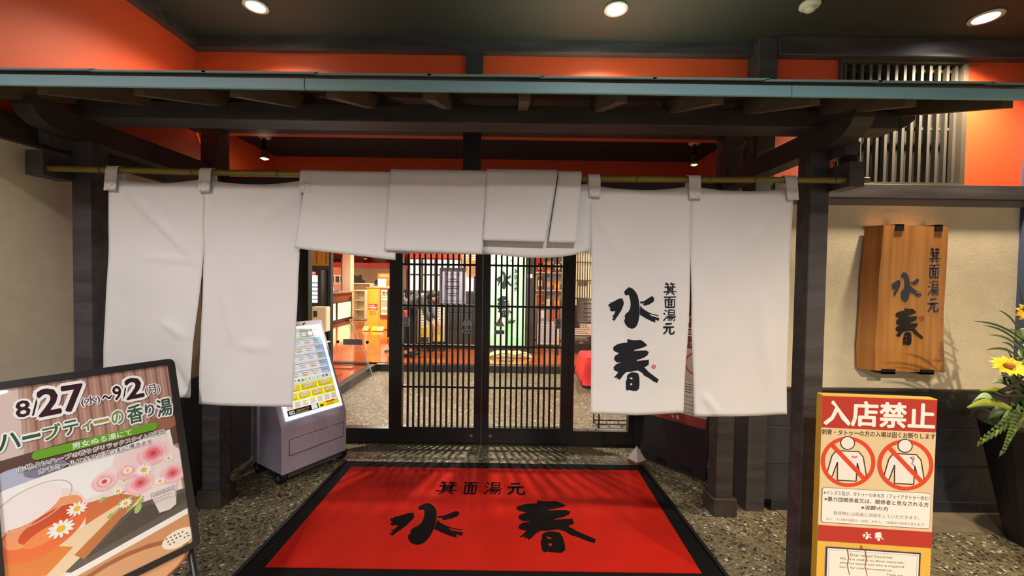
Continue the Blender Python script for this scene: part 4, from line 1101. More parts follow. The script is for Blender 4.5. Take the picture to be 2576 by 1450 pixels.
# ------------------------------------------------------------------ notices and stickers on the doors
def at(px, py, Y):
    """world point seen at a picture position on the plane at depth Y (used to read off far lobby positions)"""
    dx, dy = (px-1288)/1000., (725-py)/1000.
    d = _fw + _r*dx + _u*dy
    return Vector((0, 0, H)) + d*(Y/d.y)
def thin_sheet(rgb):
    name = 'sheet_%d_%d_%d' % rgb
    if name in MATS: return MATS[name]
    m = bpy.data.materials.new(name); m.use_nodes = True
    nt = m.node_tree; b = nt.nodes['Principled BSDF']; b.inputs['Base Color'].default_value = lin(rgb); b.inputs['Roughness'].default_value = .6
    tr = nt.nodes.new('ShaderNodeBsdfTranslucent'); tr.inputs[0].default_value = lin(rgb)
    mx = nt.nodes.new('ShaderNodeMixShader'); mx.inputs[0].default_value = .6
    nt.links.new(b.outputs[0], mx.inputs[1]); nt.links.new(tr.outputs[0], mx.inputs[2]); nt.links.new(mx.outputs[0], nt.nodes['Material Output'].inputs[0])
    MATS[name] = m
    return m
def notice(name, x0, x1, z0, z1, y, label, cat, draw, thick=.0015, base_rgb=(226, 224, 226), group=None):
    t = thing(name, label, cat, ((x0+x1)/2, y, (z0+z1)/2), group=group)
    w, h = (x1-x0)/2, (z1-z0)/2
    MB().box(-w, w, 0, thick, -h, h).build('sheet', thin_sheet(base_rgb), t)
    q = Print(); draw(q, w, h); q.build('print', t, print_mat('sign_print', 0, .5), base=.0003, step=.00006)
    return t
def d_notice(q, w, h):
    q.frame(-w*.84, w*.84, -h*.86, h*.90, .004, (52, 52, 58)); q.text('お客様へのお知らせとお願い', -w*.62, w*.62, h*.58, h*.66, (60, 60, 70), .01)
    for i, (a, z) in enumerate(((.30, .36), (.5, .22), (.6, -.04), (.5, -.16), (.38, -.44), (.30, -.56))): q.lines(-w*a, w*a, h*z-.006, h*z+.006, 1, (90, 90, 100), .7, i, .05)
notice('paper_notice', -.645, -.410, 1.265, 1.585, YD-.021, 'white framed paper notice taped to the left lattice door leaf', 'notice', d_notice, base_rgb=(222, 222, 232))
def d_notice2(q, w, h):
    q.frame(-w*.9, w*.9, -h*.9, h*.9, .01, (214, 210, 186))
    for i, z in enumerate((.5, .1, -.25, -.6)): q.lines(-w*.6, w*.8, h*z-.006, h*z+.006, 1, (120, 112, 110), .7, i, .1)
notice('paper_notice', .585, .86, 1.12, 1.335, YD-.023, 'pale paper notice on the glass beside the right door post', 'notice', d_notice2, base_rgb=(212, 206, 202))
def d_smoke(q, w, h):
    q.ring(0, h*.28, w*.72, w*.16, (84, 84, 92), 28); q.stroke([(-w*.48, h*.60), (w*.48, -h*.04)], w*.16, (84, 84, 92), 1.0); q.rect(-w*.4, w*.45, h*.22, h*.32, (84, 84, 92)); q.lines(-w*.8, w*.8, -h*.9, -h*.45, 2, (84, 84, 92), .5, 2, .05)
for x, y, lab in ((-1.067, YD+.026, 'grey no-smoking sticker on the left side pane'), (-.942, YD-.020, 'grey no-smoking sticker at the left edge of the left door leaf'), (.414, YD-.020, 'grey no-smoking sticker at the right edge of the right door leaf'), (.590, YD+.026, 'grey no-smoking sticker on the right side pane')):
    notice('no_smoking_sticker', x-.029, x+.029, 1.055, 1.142, y, lab, 'sticker', d_smoke, base_rgb=(176, 174, 184), group='no-smoking stickers on the entrance')
def tri_sticker(x, z, lab):
    t = thing('caution_sticker', lab, 'sticker', (x, YD-.020, z), group='automatic door stickers')
    MB().prism([(-.046, -.036), (.046, -.036), (0, .046)], 'y', 0, .001).build('sheet', mat('sticker_grey', (186, 194, 206), .5), t)
    q = Print(); q.poly([(-.004, .026), (.004, .026), (.0022, -.008), (-.0022, -.008)], (40, 52, 96)); q.disc(0, -.016, .0035, (40, 52, 96), n=12); q.text('注', -.026, -.012, -.026, -.012, (180, 60, 60), .02); q.text('意', .012, .026, -.026, -.012, (180, 60, 60), .02)
    q.build('print', t, print_mat('sign_print', 0, .5), base=.0003)
    a = thing('automatic_door_sticker', lab.replace('caution triangle', 'automatic door arrow'), 'sticker', (x, YD-.020, z-.088), group='automatic door stickers')
    MB().prism([(-.048, 0), (-.036, .018), (.044, .018), (.044, -.018), (-.036, -.018)], 'y', 0, .001).build('sheet', mat('sticker_blue', (150, 168, 206), .5), a)
    q = Print(); q.text('自', -.032, -.014, -.010, .010, (30, 36, 70), .02); q.text('動', .022, .040, -.010, .010, (30, 36, 70), .02); q.rect(-.010, .016, -.0025, .0025, (30, 36, 70)); q.poly([(-.012, 0), (-.004, .007), (-.004, -.007)], (30, 36, 70)); q.poly([(.018, 0), (.010, .007), (.010, -.007)], (30, 36, 70))
    q.build('print', a, print_mat('sign_print', 0, .5), base=.0003)
tri_sticker(-.398, 1.108, 'pale caution triangle sticker on the left door leaf')
tri_sticker(-.106, 1.104, 'pale caution triangle sticker on the right door leaf')

# ------------------------------------------------------------------ vestibule things
ZF = .108
us = thing('umbrella_stand', 'low black wire umbrella stand behind the right side pane', 'rack', (1.05, 3.98, 0))
for x in (-.18, .18):
    for y in (-.12, .12): MB().tube([(x, y, 0), (x, y, .55)], .008, 8).build('upright', chrome, us)
for z in (.035, .30, .54):
    m = MB()
    for y in (-.12, 0, .12): m.tube([(-.18, y, z), (.18, y, z)], .006, 6)
    for x in (-.18, -.06, .06, .18): m.tube([(x, -.12, z), (x, .12, z)], .006, 6)
    m.build('wire_tray', chrome, us)

bench = thing('draped_bench', 'low bench covered with a bright red cloth at the right of the vestibule', 'bench', (1.62, 5.72, 0))
for x in (-.5, .5):
    for y in (-.2, .2): MB().box(x-.02, x+.02, y-.02, y+.02, 0, .38).build('leg', dark_wood, bench)
MB().box(-.58, .58, -.28, .28, .38, .41).build('seat', dark_wood, bench)
def drape(u, v):
    x = (u-.5)*1.5; y = (v-.5)*.94; ex = max(0, abs(x)-.59); ey = max(0, abs(y)-.29)
    e = max(ex, ey*1.5); z = .418 - e*2.2 + .006*math.sin(18*x)*min(1, e*8)
    xx = math.copysign(min(abs(x), .59) + ex*.35, x) + .012*math.sin(9*y)*min(1, ex*8); yy = math.copysign(min(abs(y), .29) + ey*.25, y) + .02*math.sin(14*x)*min(1, ey*8)
    return (xx, yy, max(.05, z))
MB().grid(drape, 40, 28).build('red_cloth', mat('red_felt', (214, 34, 34), .85), bench, smooth=True, recalc=False, solid=.003)

gd = thing('glass_guard', 'clear glass guard panel with a sloping bright edge beside the raised floor', 'guard', (-2.10, 5.15, 0))
MB().prism([(0, .01), (0, .93), (.85, .01)], 'x', -.005, .005).build('glass_panel', pane, gd)
MB().tube([(0, 0, .93), (0, .85, .01)], .008, 8).build('sloping_edge', mat('pale_rod', (214, 224, 236), .3), gd)
salt(-2.30, 7.35, ZF, .3, 'white pyramid of salt on the wooden lobby floor inside')

# ------------------------------------------------------------------ left: vending niche column
col = thing('niche_column', 'dark pillar carrying a yellow notice left inside the lobby', 'pillar', (-2.60, 5.35, ZF))
MB().box(-.22, .185, -.05, .02, 0, 2.50).build('shaft', mat('pillar_dark', (52, 54, 60), .5), col)
MB().box(-.18, .15, -.055, -.05, .02, 1.47).build('niche_back', black_plastic, col)
def d_yel(q, w, h):
    for i in range(4):
        u = w*(.75 - i*.5); q.lines(u-w*.10, u+w*.10, -h*.8, h*.9, 12, (110, 70, 20), .7, i, 0) if i % 2 == 0 else q.lines(u-w*.06, u+w*.06, -h*.6, h*.9, 18, (180, 130, 40), .5, i, 0)
notice('yellow_notice', -2.70, -2.44, 1.625, 1.98, 5.29, 'yellow notice with vertical lettering high on the dark pillar', 'notice', d_yel, base_rgb=(240, 190, 84))
vm = thing('vending_machine', 'narrow dark vending machine with glowing blue-white shelves', 'vending machine', (-2.56, 5.12, ZF))
MB().box(-.145, .10, 0, .17, 0, 1.46).build('cabinet', black_plastic, vm)
sh = None
for i in range(7):
    z = 1.37 - i*.052
    MB().box(-.105, .055, -.006, 0, z-.020-(.02 if i == 0 else 0), z+.020).build('lit_shelf', emit('vend_light', (190, 226, 255), 2.2), vm)
MB().prism(rr(-.07, .03, 1.40, 1.435, .016), 'y', -.008, 0).build('red_sign', emit('vend_red', (240, 110, 100), 1.6), vm)
ds = thing('sanitizer_dispenser', 'ivory hand sanitizer dispenser with a pump bottle on a stand', 'dispenser', (-2.28, 4.74, ZF))
ivory = mat('ivory_case', (226, 216, 184), .45)
MB().box(-.09, .09, -.05, .06, .72, 1.02).build('case', ivory, ds, bevel=.015)
MB().box(-.06, -.02, -.056, -.05, .90, .97).build('display', black_plastic, ds)
MB().box(-.05, .02, -.058, -.05, .78, .84).build('outlet', mat('dispenser_grey', (150, 140, 110), .5), ds)
MB().lathe([(.001, .60), (.032, .60), (.032, .71), (.012, .735), (.012, .76), (.001, .76)], 16, (-.01, -.11, 0), cap=False).build('pump_bottle', white_plastic, ds, smooth=True)
MB().tube([(-.01, -.11, .76), (-.01, -.11, .775), (-.05, -.13, .772)], .007, 8).build('pump_head', white_plastic, ds)
MB().box(-.09, .09, -.16, .06, .585, .60).build('tray', ivory, ds, bevel=.004)
MB().tube([(0, .02, .02), (0, .02, .72)], .018, 12).build('stand_pole', steel, ds)
MB().lathe([(.001, 0), (.13, 0), (.13, .015), (.02, .02), (.001, .02)], 20, cap=False).build('stand_base', steel, ds)

# ------------------------------------------------------------------ reception area at the far left
brown = mat('counter_brown', (140, 74, 44), .35, noise=(5, (1, 1, 4), .15))
rc = thing('reception_counter', 'brown reception counter with glowing green marbled panels', 'counter', (-5.15, 11.6, ZF))
MB().box(-1.2, 0, -1.2, 1.2, .0, .86).build('body', brown, rc)
MB().box(-1.25, .06, -1.25, 1.25, .86, .90).build('worktop', mat('counter_top', (176, 128, 92), .3), rc)
for a in (-1.12, -.02):
    MB().box(0, .05, a, a+1.06, .08, .60).build('panel_case', dark_wood, rc)
    MB().box(.05, .056, a+.05, a+1.01, .10, .58).build('green_panel', emit('green_lit', (214, 255, 196), .9, (3, (150, 236, 160))), rc)
MB().box(.001, .008, -.62, -.42, .40, .86).build('hanging_notice', paper, rc)
pn = thing('receipt_printer', 'white receipt printer on the reception counter', 'printer', (-5.30, 11.3, ZF+.90))
MB().box(-.16, .16, -.18, .18, 0, .16).build('case', white_plastic, pn, bevel=.02); MB().box(-.12, .12, -.12, .05, .16, .24).build('paper_hood', white_plastic, pn, bevel=.02)
ct = thing('counter_terminal', 'grey card terminal lying beside the printer', 'terminal', (-5.26, 11.75, ZF+.90))
MB().hexa([(-.08, -.12, 0), (.08, -.12, 0), (.08, .12, 0), (-.08, .12, 0), (-.08, -.12, .03), (.08, -.12, .03), (.08, .12, .10), (-.08, .12, .10)]).build('case', mat('terminal_grey', (120, 118, 116), .5), ct)
def cab(name, label, cat_, x0, x1, y0, y1, z0, z1, m, shelves=3, goods=None, seed=1):
    t = thing(name, label, cat_, ((x0+x1)/2, y0, z0)); w = (x1-x0)/2; h = z1-z0; d = y1-y0
    for s_ in (-1, 1): MB().box(s_*w-.015, s_*w+.015, 0, d, 0, h).build('side_panel', m, t)
    MB().box(-w, w, d-.02, d, 0, h).build('back_panel', m, t)
    for i in range(shelves+1): MB().box(-w, w, 0, d, h*i/shelves, h*i/shelves+.02).build('shelf', m, t)
    return t
cream_m = mat('cream_shelf', (232, 216, 178), .5)
cab('display_shelf', 'cream display shelf of bath goods behind the counter', 'shelf', at(893, 0, 12.6).x, at(922, 0, 12.6).x, 12.6, 13.0, ZF, 1.02, cream_m, 3)
cab('display_shelf', 'low cream gift shelf along the lobby wall left of the promo box', 'shelf', at(866, 0, 14).x, at(935, 0, 14).x, 14.0, 14.4, .75, 1.22, cream_m, 2)
pb = thing('picture_panel', 'orange-framed wall panel of food pictures behind the counter', 'panel', tuple(at(852, 705, 13.5)))
MB().box(-.35, .24, 0, .05, -.42, .42).build('board', mat('panel_pink', (214, 160, 130), .6), pb)
q = Print(); q.rect(-.33, .22, .18, .40, (206, 120, 70)); q.rect(-.33, .22, -.10, .16, (236, 220, 200))
for i, c in enumerate(((110, 60, 40), (60, 54, 52), (96, 60, 44))): q.rect(-.28+i*.17, -.15+i*.17, -.08, .13, c)
q.rect(-.3, .2, -.36, -.14, (226, 176, 150)); q.lines(-.28, .18, -.34, -.16, 4, (190, 90, 60), .4, 3); q.build('print', pb, print_mat('sign_print', 0, .5), base=.001)
cp = thing('cream_pillar', 'cream square pillar with a metal corner in the lobby', 'pillar', (at(872, 0, 13.2).x, 13.2, ZF))
MB().box(-.10, .16, 0, .3, 0, 2.45).build('shaft', cream_wall, cp); MB().box(-.14, -.10, -.01, .05, .6, 2.0).build('corner_guard', steel, cp)
ow = thing('ornament_wall', 'olive wall panel with dark cloud-shaped openings at the far end', 'panel', (at(950, 0, 16).x, 16, ZF))
MB().box(-1.3, 1.2, 0, .1, 0, 1.70).build('panel', mat('olive_panel', (150, 132, 92), .7), ow)
for i, x in enumerate((-.75, .25)):
    pts_ = [(x + (.27 + .05*math.cos(6*a))*math.cos(a), 1.15 + (.27 + .05*math.cos(6*a))*math.sin(a)) for a in [k*2*PI/36 for k in range(36)]]
    MB().prism(pts_, 'y', -.02, 0).build('cloud_opening', mat('opening_dark', (46, 48, 46), .7), ow)
rw = thing('red_bulkhead', 'red bulkhead band across the far lobby', 'panel', (at(930, 0, 16.3).x, 16.3, 0))
MB().box(-2.2, 2.2, 0, .3, 1.76, 2.04).build('band', hall_red, rw); MB().box(-2.2, 2.2, .05, .25, 0, 1.76).build('lower_wall', mat('olive_panel', (150, 132, 92), .7), rw)

yb = thing('promo_box', 'yellow promotion counter with a reception notice on its front', 'counter', (-3.47, 10.4, ZF))
yel = mat('promo_yellow', (224, 172, 62), .6)
MB().box(-.32, .32, 0, .5, 0, 1.08).build('box', yel, yb)
MB().box(-.34, .34, -.02, .52, 1.08, 1.10).build('top', mat('promo_top', (214, 160, 96), .5), yb)
q = Print(); q.rect(-.30, -.03, .02, 1.06, (228, 186, 60)); q.lines(-.28, -.27, .62, 1.02, 10, (150, 100, 30), .6, 1, 0); q.disc(-.165, .80, .0, (0, 0, 0)) if False else None
q.rect(-.28, -.06, .50, .66, (186, 50, 44)); q.lines(-.26, -.08, .60, .645, 1, (246, 220, 210), .5, 2); q.lines(-.265, -.075, .545, .595, 1, (250, 236, 230), .8, 3, .02); q.lines(-.26, -.08, .51, .535, 1, (246, 220, 210), .5, 4)
q.lines(-.26, -.08, .36, .47, 4, (110, 84, 30), .35, 5, .05); q.build('banner_print', yb, print_mat('sign_print', 0, .5), base=.001)
rs_ = thing('reception_sign', 'cream reception sign with red arrows in a brown frame', 'sign', (-3.30, 10.37, ZF+.30))
MB().box(-.135, .135, 0, .025, -.0, .78).build('frame', brown, rs_)
q = Print(); q.rect(-.12, .12, .08, .74, (236, 226, 190)); q.text('受付', -.085, .085, .585, .70, (60, 44, 36), .03)
for a in (-.085, -.015, .055): q.poly([(a-.01, .53), (a+.012, .55), (a+.012, .537), (a+.042, .537), (a+.042, .523), (a+.012, .523), (a+.012, .51)], (190, 50, 40))
q.lines(-.10, .11, .30, .47, 5, (90, 76, 60), .4, 3, .1); q.lines(-.09, .08, .14, .22, 2, (110, 96, 70), .4, 4, .1); q.build('print', rs_, print_mat('sign_print', 0, .5), base=.001)
for i, x in enumerate((-3.74, -3.52, -3.36, -3.08)):
    t = thing('floor_tag', ['orange wedge tag at the left foot of the promo counter', 'bright yellow wedge tag on the floor before the promo counter', 'peach wedge tag beside the bright yellow one', 'yellow wedge tag at the right foot of the promo counter'][i], 'tag', (x, 10.1, ZF), group='wedge tags in front of the promo counter')
    MB().prism([(0, 0), (.16, 0), (.16, .09)], 'x', -.075, .075).build('wedge', mat('tag_%d' % i, ((240, 176, 110), (250, 214, 40), (244, 190, 140), (250, 214, 60))[i], .6), t)
br = thing('brochure_rack', 'orange brochure display board standing on the promo counter', 'rack', (-3.30, 10.62, ZF+1.10))
MB().box(-.30, .30, .02, .05, 0, .37).build('board', mat('rack_orange', (232, 130, 50), .6), br)
MB().box(-.34, .30, -.10, .05, 0, .02).build('tray', mat('rack_tray', (240, 214, 160), .5), br)
q = Print(); q.text('サ活をはじめ', -.26, .06, .285, .33, (250, 240, 224), .03); q.rect(.02, .11, .18, .35, (70, 90, 150)); q.disc(.20, .28, .06, (236, 226, 200)); q.rect(.12, .24, .05, .16, (50, 60, 140)); q.rect(.0, .11, .05, .18, (150, 110, 90))
q.build('print', br, print_mat('sign_print', 0, .5), fn=lambda u, v, o: (u, .019-o, v))
for i in range(5):
    t = thing('brochure', ['white brochure at the left end of the brochure rack', 'second white brochure in the rack', 'middle white brochure in the rack', 'fourth white brochure in the rack', 'white brochure nearest the blue picture in the rack'][i], 'brochure', (-3.54+i*.045, 10.53, ZF+1.12), (-.12, 0, 0), group='brochures on the orange rack')
    MB().box(-.021, .021, 0, .004, 0, .20).build('cover', paper, t)
bs = thing('black_sign_panel', 'black upright sign with white lettering beside the left door post', 'sign', (-2.52, 9.0, ZF))
MB().box(-.30, .34, 0, .04, 0, 1.10).build('panel', black_plastic, bs)
q = Print(); q.text('うけ', -.24, .30, .86, 1.02, (236, 232, 226), .02); q.lines(-.22, .0, .35, .75, 6, (230, 226, 220), .4, 4, .1); q.poly([(-.1, .80), (-.02, .83), (-.02, .77)], (200, 80, 70)); q.build('print', bs, print_mat('sign_print', 0, .5), base=.001)

# ------------------------------------------------------------------ behind the left door leaf: paper screens, lockers, boards, a bending person
sc = thing('paper_screen_wall', 'dark locker wall with glowing white paper panels behind the left door leaf', 'screen', (-1.36, 7.78, ZF))
MB().box(-.70, .88, 0, .35, 0, 1.05).build('locker_body', mat('locker_dark', (40, 36, 34), .4), sc)
for i in range(6):
    for j in range(3): MB().box(-.68+i*.26, -.68+i*.26+.235, -.012, 0, .05+j*.33, .05+j*.33+.31).build('locker_door', mat('locker_door', (58, 52, 48), .4), sc, bevel=.004)
    pass
MB().box(-.70, .88, .02, .30, 1.05, 1.10).build('sill', dark_wood, sc)
for i in range(6):
    x = -.66 + i*.26
    MB().box(x, x+.225, .10, .11, 1.12, 1.74).build('paper_panel', emit('paper_glow', (255, 250, 236), .5), sc)
for i in range(7): MB().box(-.70+i*.26, -.665+i*.26, .08, .13, 1.10, 1.76).build('mullion', dark_wood, sc)
for z in (1.42,): MB().box(-.70, .88, .085, .12, z, z+.03).build('cross_bar', dark_wood, sc)
MB().box(-.70, .88, .05, .30, 1.76, 2.50).build('red_head', hall_red, sc)
def board(name, x0, x1, z0, z1, y, label, style, rot=0.0):
    t = thing(name, label, 'poster', ((x0+x1)/2, y, ZF), (0, 0, rot)); w = (x1-x0)/2
    MB().box(-w, w, 0, .03, z0-ZF, z1-ZF).build('board', black_plastic, t)
    for s_ in (-1, 1): MB().box(s_*w*.8-.012, s_*w*.8+.012, -.06, .10, 0, max(.03, z0-ZF)).build('foot', black_plastic, t)
    q = Print(); h0, h1 = z0-ZF+.02, z1-ZF-.02; a, b = -w+.015, w-.015
    if style == 'price':
        q.rect(a, b, h0, h1, (232, 218, 184)); m_ = h0+(h1-h0)*.45
        for i in range(7): q.rect(a+.01, b-.01, m_+(h1-m_)*i/7+.004, m_+(h1-m_)*(i+1)/7-.006, (240, 232, 212) if i % 2 else (214, 208, 204)); q.lines(a+.02, b-.02, m_+(h1-m_)*i/7+.006, m_+(h1-m_)*(i+1)/7-.008, 1, (110, 100, 90), .4, i)
        q.rect(a+.01, b-.01, h0+.01, m_, (226, 186, 60)); q.lines(a+.02, b-.02, h0+.12, m_-.02, 7, (120, 90, 40), .4, 11)
        q.rect(a+.01, b-.01, h0+.01, h0+.10, (56, 52, 50)) if x0 < -1.5 else q.rect(a+.01, b-.01, h0+.01, h0+.10, (236, 196, 40))
    elif style == 'dates':
        q.rect(a, b, h0, h1, (196, 198, 206)); q.rect(a, b, h0+(h1-h0)*.58, h1, (150, 142, 140)); q.rect((a+b)/2, b, h0+(h1-h0)*.6, h1, (156, 84, 56)); q.text('9/12〜9/23', a+.02, b-.02, h0+(h1-h0)*.58, h0+(h1-h0)*.67, (246, 244, 240), .02)
        q.lines(a+.03, b-.03, h0+.04, h0+(h1-h0)*.54, 8, (150, 150, 160), .35, 6); q.rect(b-.07, b-.01, h0+.01, h0+.14, (226, 190, 60)); q.disc(a+.09, h1-.09, .07, (210, 206, 200))
    elif style == 'dark':
        q.rect(a, b, h0, h1, (48, 42, 40)); q.rect(a+.005, b-.005, h0+(h1-h0)*.36, h0+(h1-h0)*.80, (214, 200, 182)); q.text('2025', a+.1, b-.1, h0+(h1-h0)*.70, h0+(h1-h0)*.77, (90, 76, 66), .02); q.lines(a+.04, b-.04, h0+(h1-h0)*.40, h0+(h1-h0)*.68, 4, (120, 100, 84), .4, 3); q.lines(a+.03, b-.03, h0+(h1-h0)*.15, h0+(h1-h0)*.34, 4, (220, 214, 206), .3, 4); q.lines(a+.04, b-.1, h0+(h1-h0)*.84, h1-.01, 2, (214, 206, 198), .4, 5)
        q.glyph('水', -.03, .0, h0+.02, h0+.05, (236, 230, 224)).glyph('春', .01, .04, h0+.02, h0+.05, (236, 230, 224))
    q.build('poster_print', t, print_mat('sign_print', 0, .5), base=.001, step=.00008)
    return t
board('price_board', -1.78, -1.53, .24, .93, 7.47, 'price board nearest the person, with a dark foot strip', 'price')
board('price_board', -1.50, -1.25, .26, .95, 7.50, 'price board with yellow lower half right of the other', 'price')
board('dates_board', .46, .89, .27, .955, 7.25, 'poster board with large dates behind the right door leaf', 'dates')
board('notice_board', 1.05, 1.50, .28, .80, 7.25, 'dark notice board with a cream middle behind the right pane', 'dark')
for x, y, lab, c in ((-.92, 7.826, 'orange and white poster hanging left of the glowing sign', (236, 200, 150)), (-.74, 7.826, 'orange poster hanging nearest the centre door stile', (232, 170, 90))):
    def d_or(q, w, h, c=c):
        q.rect(-w*.9, w*.9, h*.2, h*.9, (226, 120, 60)); q.lines(-w*.7, w*.7, h*.3, h*.8, 3, (250, 240, 230), .5, 3); q.lines(-w*.8, w*.8, -h*.8, h*.1, 5, (120, 90, 70), .5, 4); q.rect(-w*.2, w*.8, -h*.2, 0, (190, 60, 50))
    notice('hanging_poster', x-.075, x+.075, 1.52, 2.0, y, lab, 'poster', d_or, base_rgb=c)

def person():
    p = thing('person', 'person in grey jacket and black trousers bending over beside the lockers', 'person', (-1.82, 6.95, ZF))
    def skin(name, V, E_, R, m, root=0, sub=2):
        me = bpy.data.meshes.new(name); me.from_pydata(V, E_, [])
        o = bpy.data.objects.new(name, me); COL.objects.link(o); o.parent = p
        md = o.modifiers.new('skin', 'SKIN'); md.use_smooth_shade = True
        sv = me.skin_vertices[0].data
        for i, r in enumerate(R): sv[i].radius = (r, r) if not isinstance(r, tuple) else r
        sv[root].use_root = True
        s_ = o.modifiers.new('sub', 'SUBSURF'); s_.levels = sub; s_.render_levels = sub
        me.materials.append(m); return o
    # bent pose: hips over the feet, back nearly level towards +x, head forward, arms reaching down
    skinm = mat('skin', (206, 160, 132), .55)
    V = [(0, 0, .86), (.10, 0, .98), (.27, 0, 1.06), (.37, 0, 1.06), (.44, 0, 1.04), (.53, 0, 1.01),
         (.0, -.09, .84), (.04, -.10, .47), (-.02, -.10, .07), (.10, -.10, .03),
         (.0, .09, .84), (.06, .10, .47), (.0, .10, .07), (.12, .10, .03),
         (.30, -.17, 1.02), (.36, -.20, .77), (.47, -.17, .60), (.49, -.165, .54), (.50, -.16, .50),
         (.30, .17, 1.02), (.38, .20, .78), (.49, .16, .62), (.51, .155, .56), (.52, .15, .52)]
    E_ = [(0, 1), (1, 2), (2, 3), (3, 4), (4, 5), (0, 6), (6, 7), (7, 8), (8, 9), (0, 10), (10, 11), (11, 12), (12, 13),
          (2, 14), (14, 15), (15, 16), (16, 17), (17, 18), (2, 19), (19, 20), (20, 21), (21, 22), (22, 23)]
    R = [.11, .11, .115, .05, .085, .075, .085, .055, .04, .035, .085, .055, .04, .035, .05, .04, .03, .028, .024, .05, .04, .03, .028, .024]
    for b_ in (18, 23):
        x, y, z = V[b_]
        for k, (dx, dy, L) in enumerate(((-.02, -.012, .055), (-.006, -.004, .065), (.008, .004, .062), (.02, .012, .05), (-.025, .02, .04))):
            V += [(x+dx, y+dy, z-.012), (x+dx*1.4+.006, y+dy*1.2, z-.012-L*.6), (x+dx*1.3+.016, y+dy, z-.012-L)]
            n_ = len(V); E_ += [(b_, n_-3), (n_-3, n_-2), (n_-2, n_-1)]; R += [.009, .008, .007]
    body = skin('body', V, E_, R, skinm)
    # facial features on the lowered head
    MB().ball((.545, -.035, 1.045), .010, 10, 6).ball((.545, .035, 1.045), .010, 10, 6).build('eyes', mat('eye_dark', (30, 26, 24), .3), p, smooth=True)
    MB().ball((.575, 0, 1.0), (.022, .014, .018), 10, 6).build('nose', skinm, p, smooth=True)
    MB().ball((.555, 0, .958), (.012, .025, .007), 10, 6).build('mouth', mat('lips', (170, 96, 84), .5), p, smooth=True)
    for s_ in (-1, 1): MB().ball((.46, s_*.088, 1.01), (.022, .010, .030), 10, 6).build('ear', skinm, p, smooth=True)
    MB().ball((.43, 0, 1.085), (.105, .10, .075), 18, 12).ball((.38, 0, 1.06), (.07, .092, .075), 16, 10).build('hair', mat('hair_brown', (52, 38, 30), .6, bump=(60, (1, 1, 1), .5)), p, smooth=True)
    skin('jacket', [(-.02, 0, .84), (.10, 0, .97), (.27, 0, 1.05), (.345, 0, 1.05), (.30, -.17, 1.02), (.36, -.20, .77), (.46, -.172, .62), (.30, .17, 1.02), (.38, .20, .78), (.48, .162, .64)],
         [(0, 1), (1, 2), (2, 3), (2, 4), (4, 5), (5, 6), (2, 7), (7, 8), (8, 9)], [.15, .15, .15, .08, .07, .058, .045, .07, .058, .045], mat('jacket_grey', (92, 98, 106), .8), 1)
    skin('trousers', [(.0, 0, .83), (.0, -.09, .80), (.04, -.10, .47), (-.02, -.10, .10), (.0, .09, .80), (.06, .10, .47), (.0, .10, .10)],
         [(0, 1), (1, 2), (2, 3), (0, 4), (4, 5), (5, 6)], [.125, .105, .075, .062, .105, .075, .062], mat('trousers_black', (26, 25, 27), .8))
    for s_ in (-1, 1):
        MB().ball((.05 if s_ < 0 else .07, s_*.10, .035), (.13, .048, .045), 16, 8).build('shoe', black_plastic, p, smooth=True)
person()
bag = thing('shoulder_bag', 'coral red bag hanging at the bending person\'s side', 'bag', (-1.86, 6.60, .70))
MB().box(-.13, .13, -.05, .05, 0, .24).build('pouch', mat('bag_coral', (226, 84, 72), .6), bag, bevel=.02)
MB().tube([(-.11, 0, .23), (-.09, .04, .36), (-.02, .14, .44), (.06, .10, .38), (.11, 0, .23)], .010, 8).build('strap', mat('bag_strap', (60, 40, 38), .7), bag, smooth=True)

# ------------------------------------------------------------------ behind the right door leaf: glowing green sign and goods
gs = thing('glowing_sign', 'tall glowing green and white sign with black brush lettering behind the doors', 'sign', (-.07, 7.35, ZF))
MB().box(-.335, .335, 0, .22, .06, 1.98).build('case', dark_wood, gs)
MB().box(-.32, .32, -.008, 0, .13, 1.93).build('lit_face', emit('green_face', (186, 248, 198), .62, (3.0, (104, 204, 122))), gs)
MB().box(-.335, .335, -.10, .25, 0, .06).build('plinth', dark_wood, gs)
q = Print()
q.glyph('水', -.22, .08, 1.18, 1.52, (30, 40, 40)).glyph('春', -.20, .08, .66, 1.06, (30, 40, 40))
for g, z in zip('箕面湯元', (1.52, 1.41, 1.30, 1.19)): q.glyph(g, .10, .20, z-.045, z+.05, (28, 40, 36))
for i in range(12):
    x, z = random.uniform(-.3, .3), random.uniform(1.6, 1.9); a = random.uniform(0, 6); q.stroke([(x, z), (x+.07*math.cos(a), z+.07*math.sin(a))], .012, (70, 120, 60), .1)
q.build('brush_lettering', gs, print_mat('sign_print', 0, .5), base=.0095)
cb = thing('cloth_cover', 'crumpled cream cloth bundle on the floor in front of the glowing sign', 'cloth', (-.02, 6.98, ZF))
MB().grid(lambda u, v: ((u-.5)*.80, (v-.5)*.22, max(.004, .10*(1-(2*u-1)**6)*(1-(2*v-1)**4) + .02*mnoise.noise((u*7, v*4, 0)))), 30, 12).build('cloth', mat('cream_cloth', (222, 208, 150), .85), cb, smooth=True, recalc=False, solid=.004)
MB().tube([(-.35, -.10, .02), (-.1, -.13, .09), (.1, -.12, .05), (.3, -.12, .10), (.42, -.10, .02)], .006, 6).build('cord', black_plastic, cb, smooth=True)
hs = thing('hand_sanitizer_stand', 'grey automatic sanitizer post with a drip tray before the glowing sign', 'dispenser', (-.075, 6.72, ZF))
MB().box(-.035, .035, -.03, .03, .76, .98).build('dispenser_box', mat('disp_box', (168, 166, 168), .4), hs, bevel=.008)
MB().box(-.018, .018, -.034, -.03, .80, .83).build('sensor', mat('sensor_blue', (50, 60, 110), .3), hs)
MB().box(-.02, .02, -.01, .01, .02, .78).build('post', steel, hs)
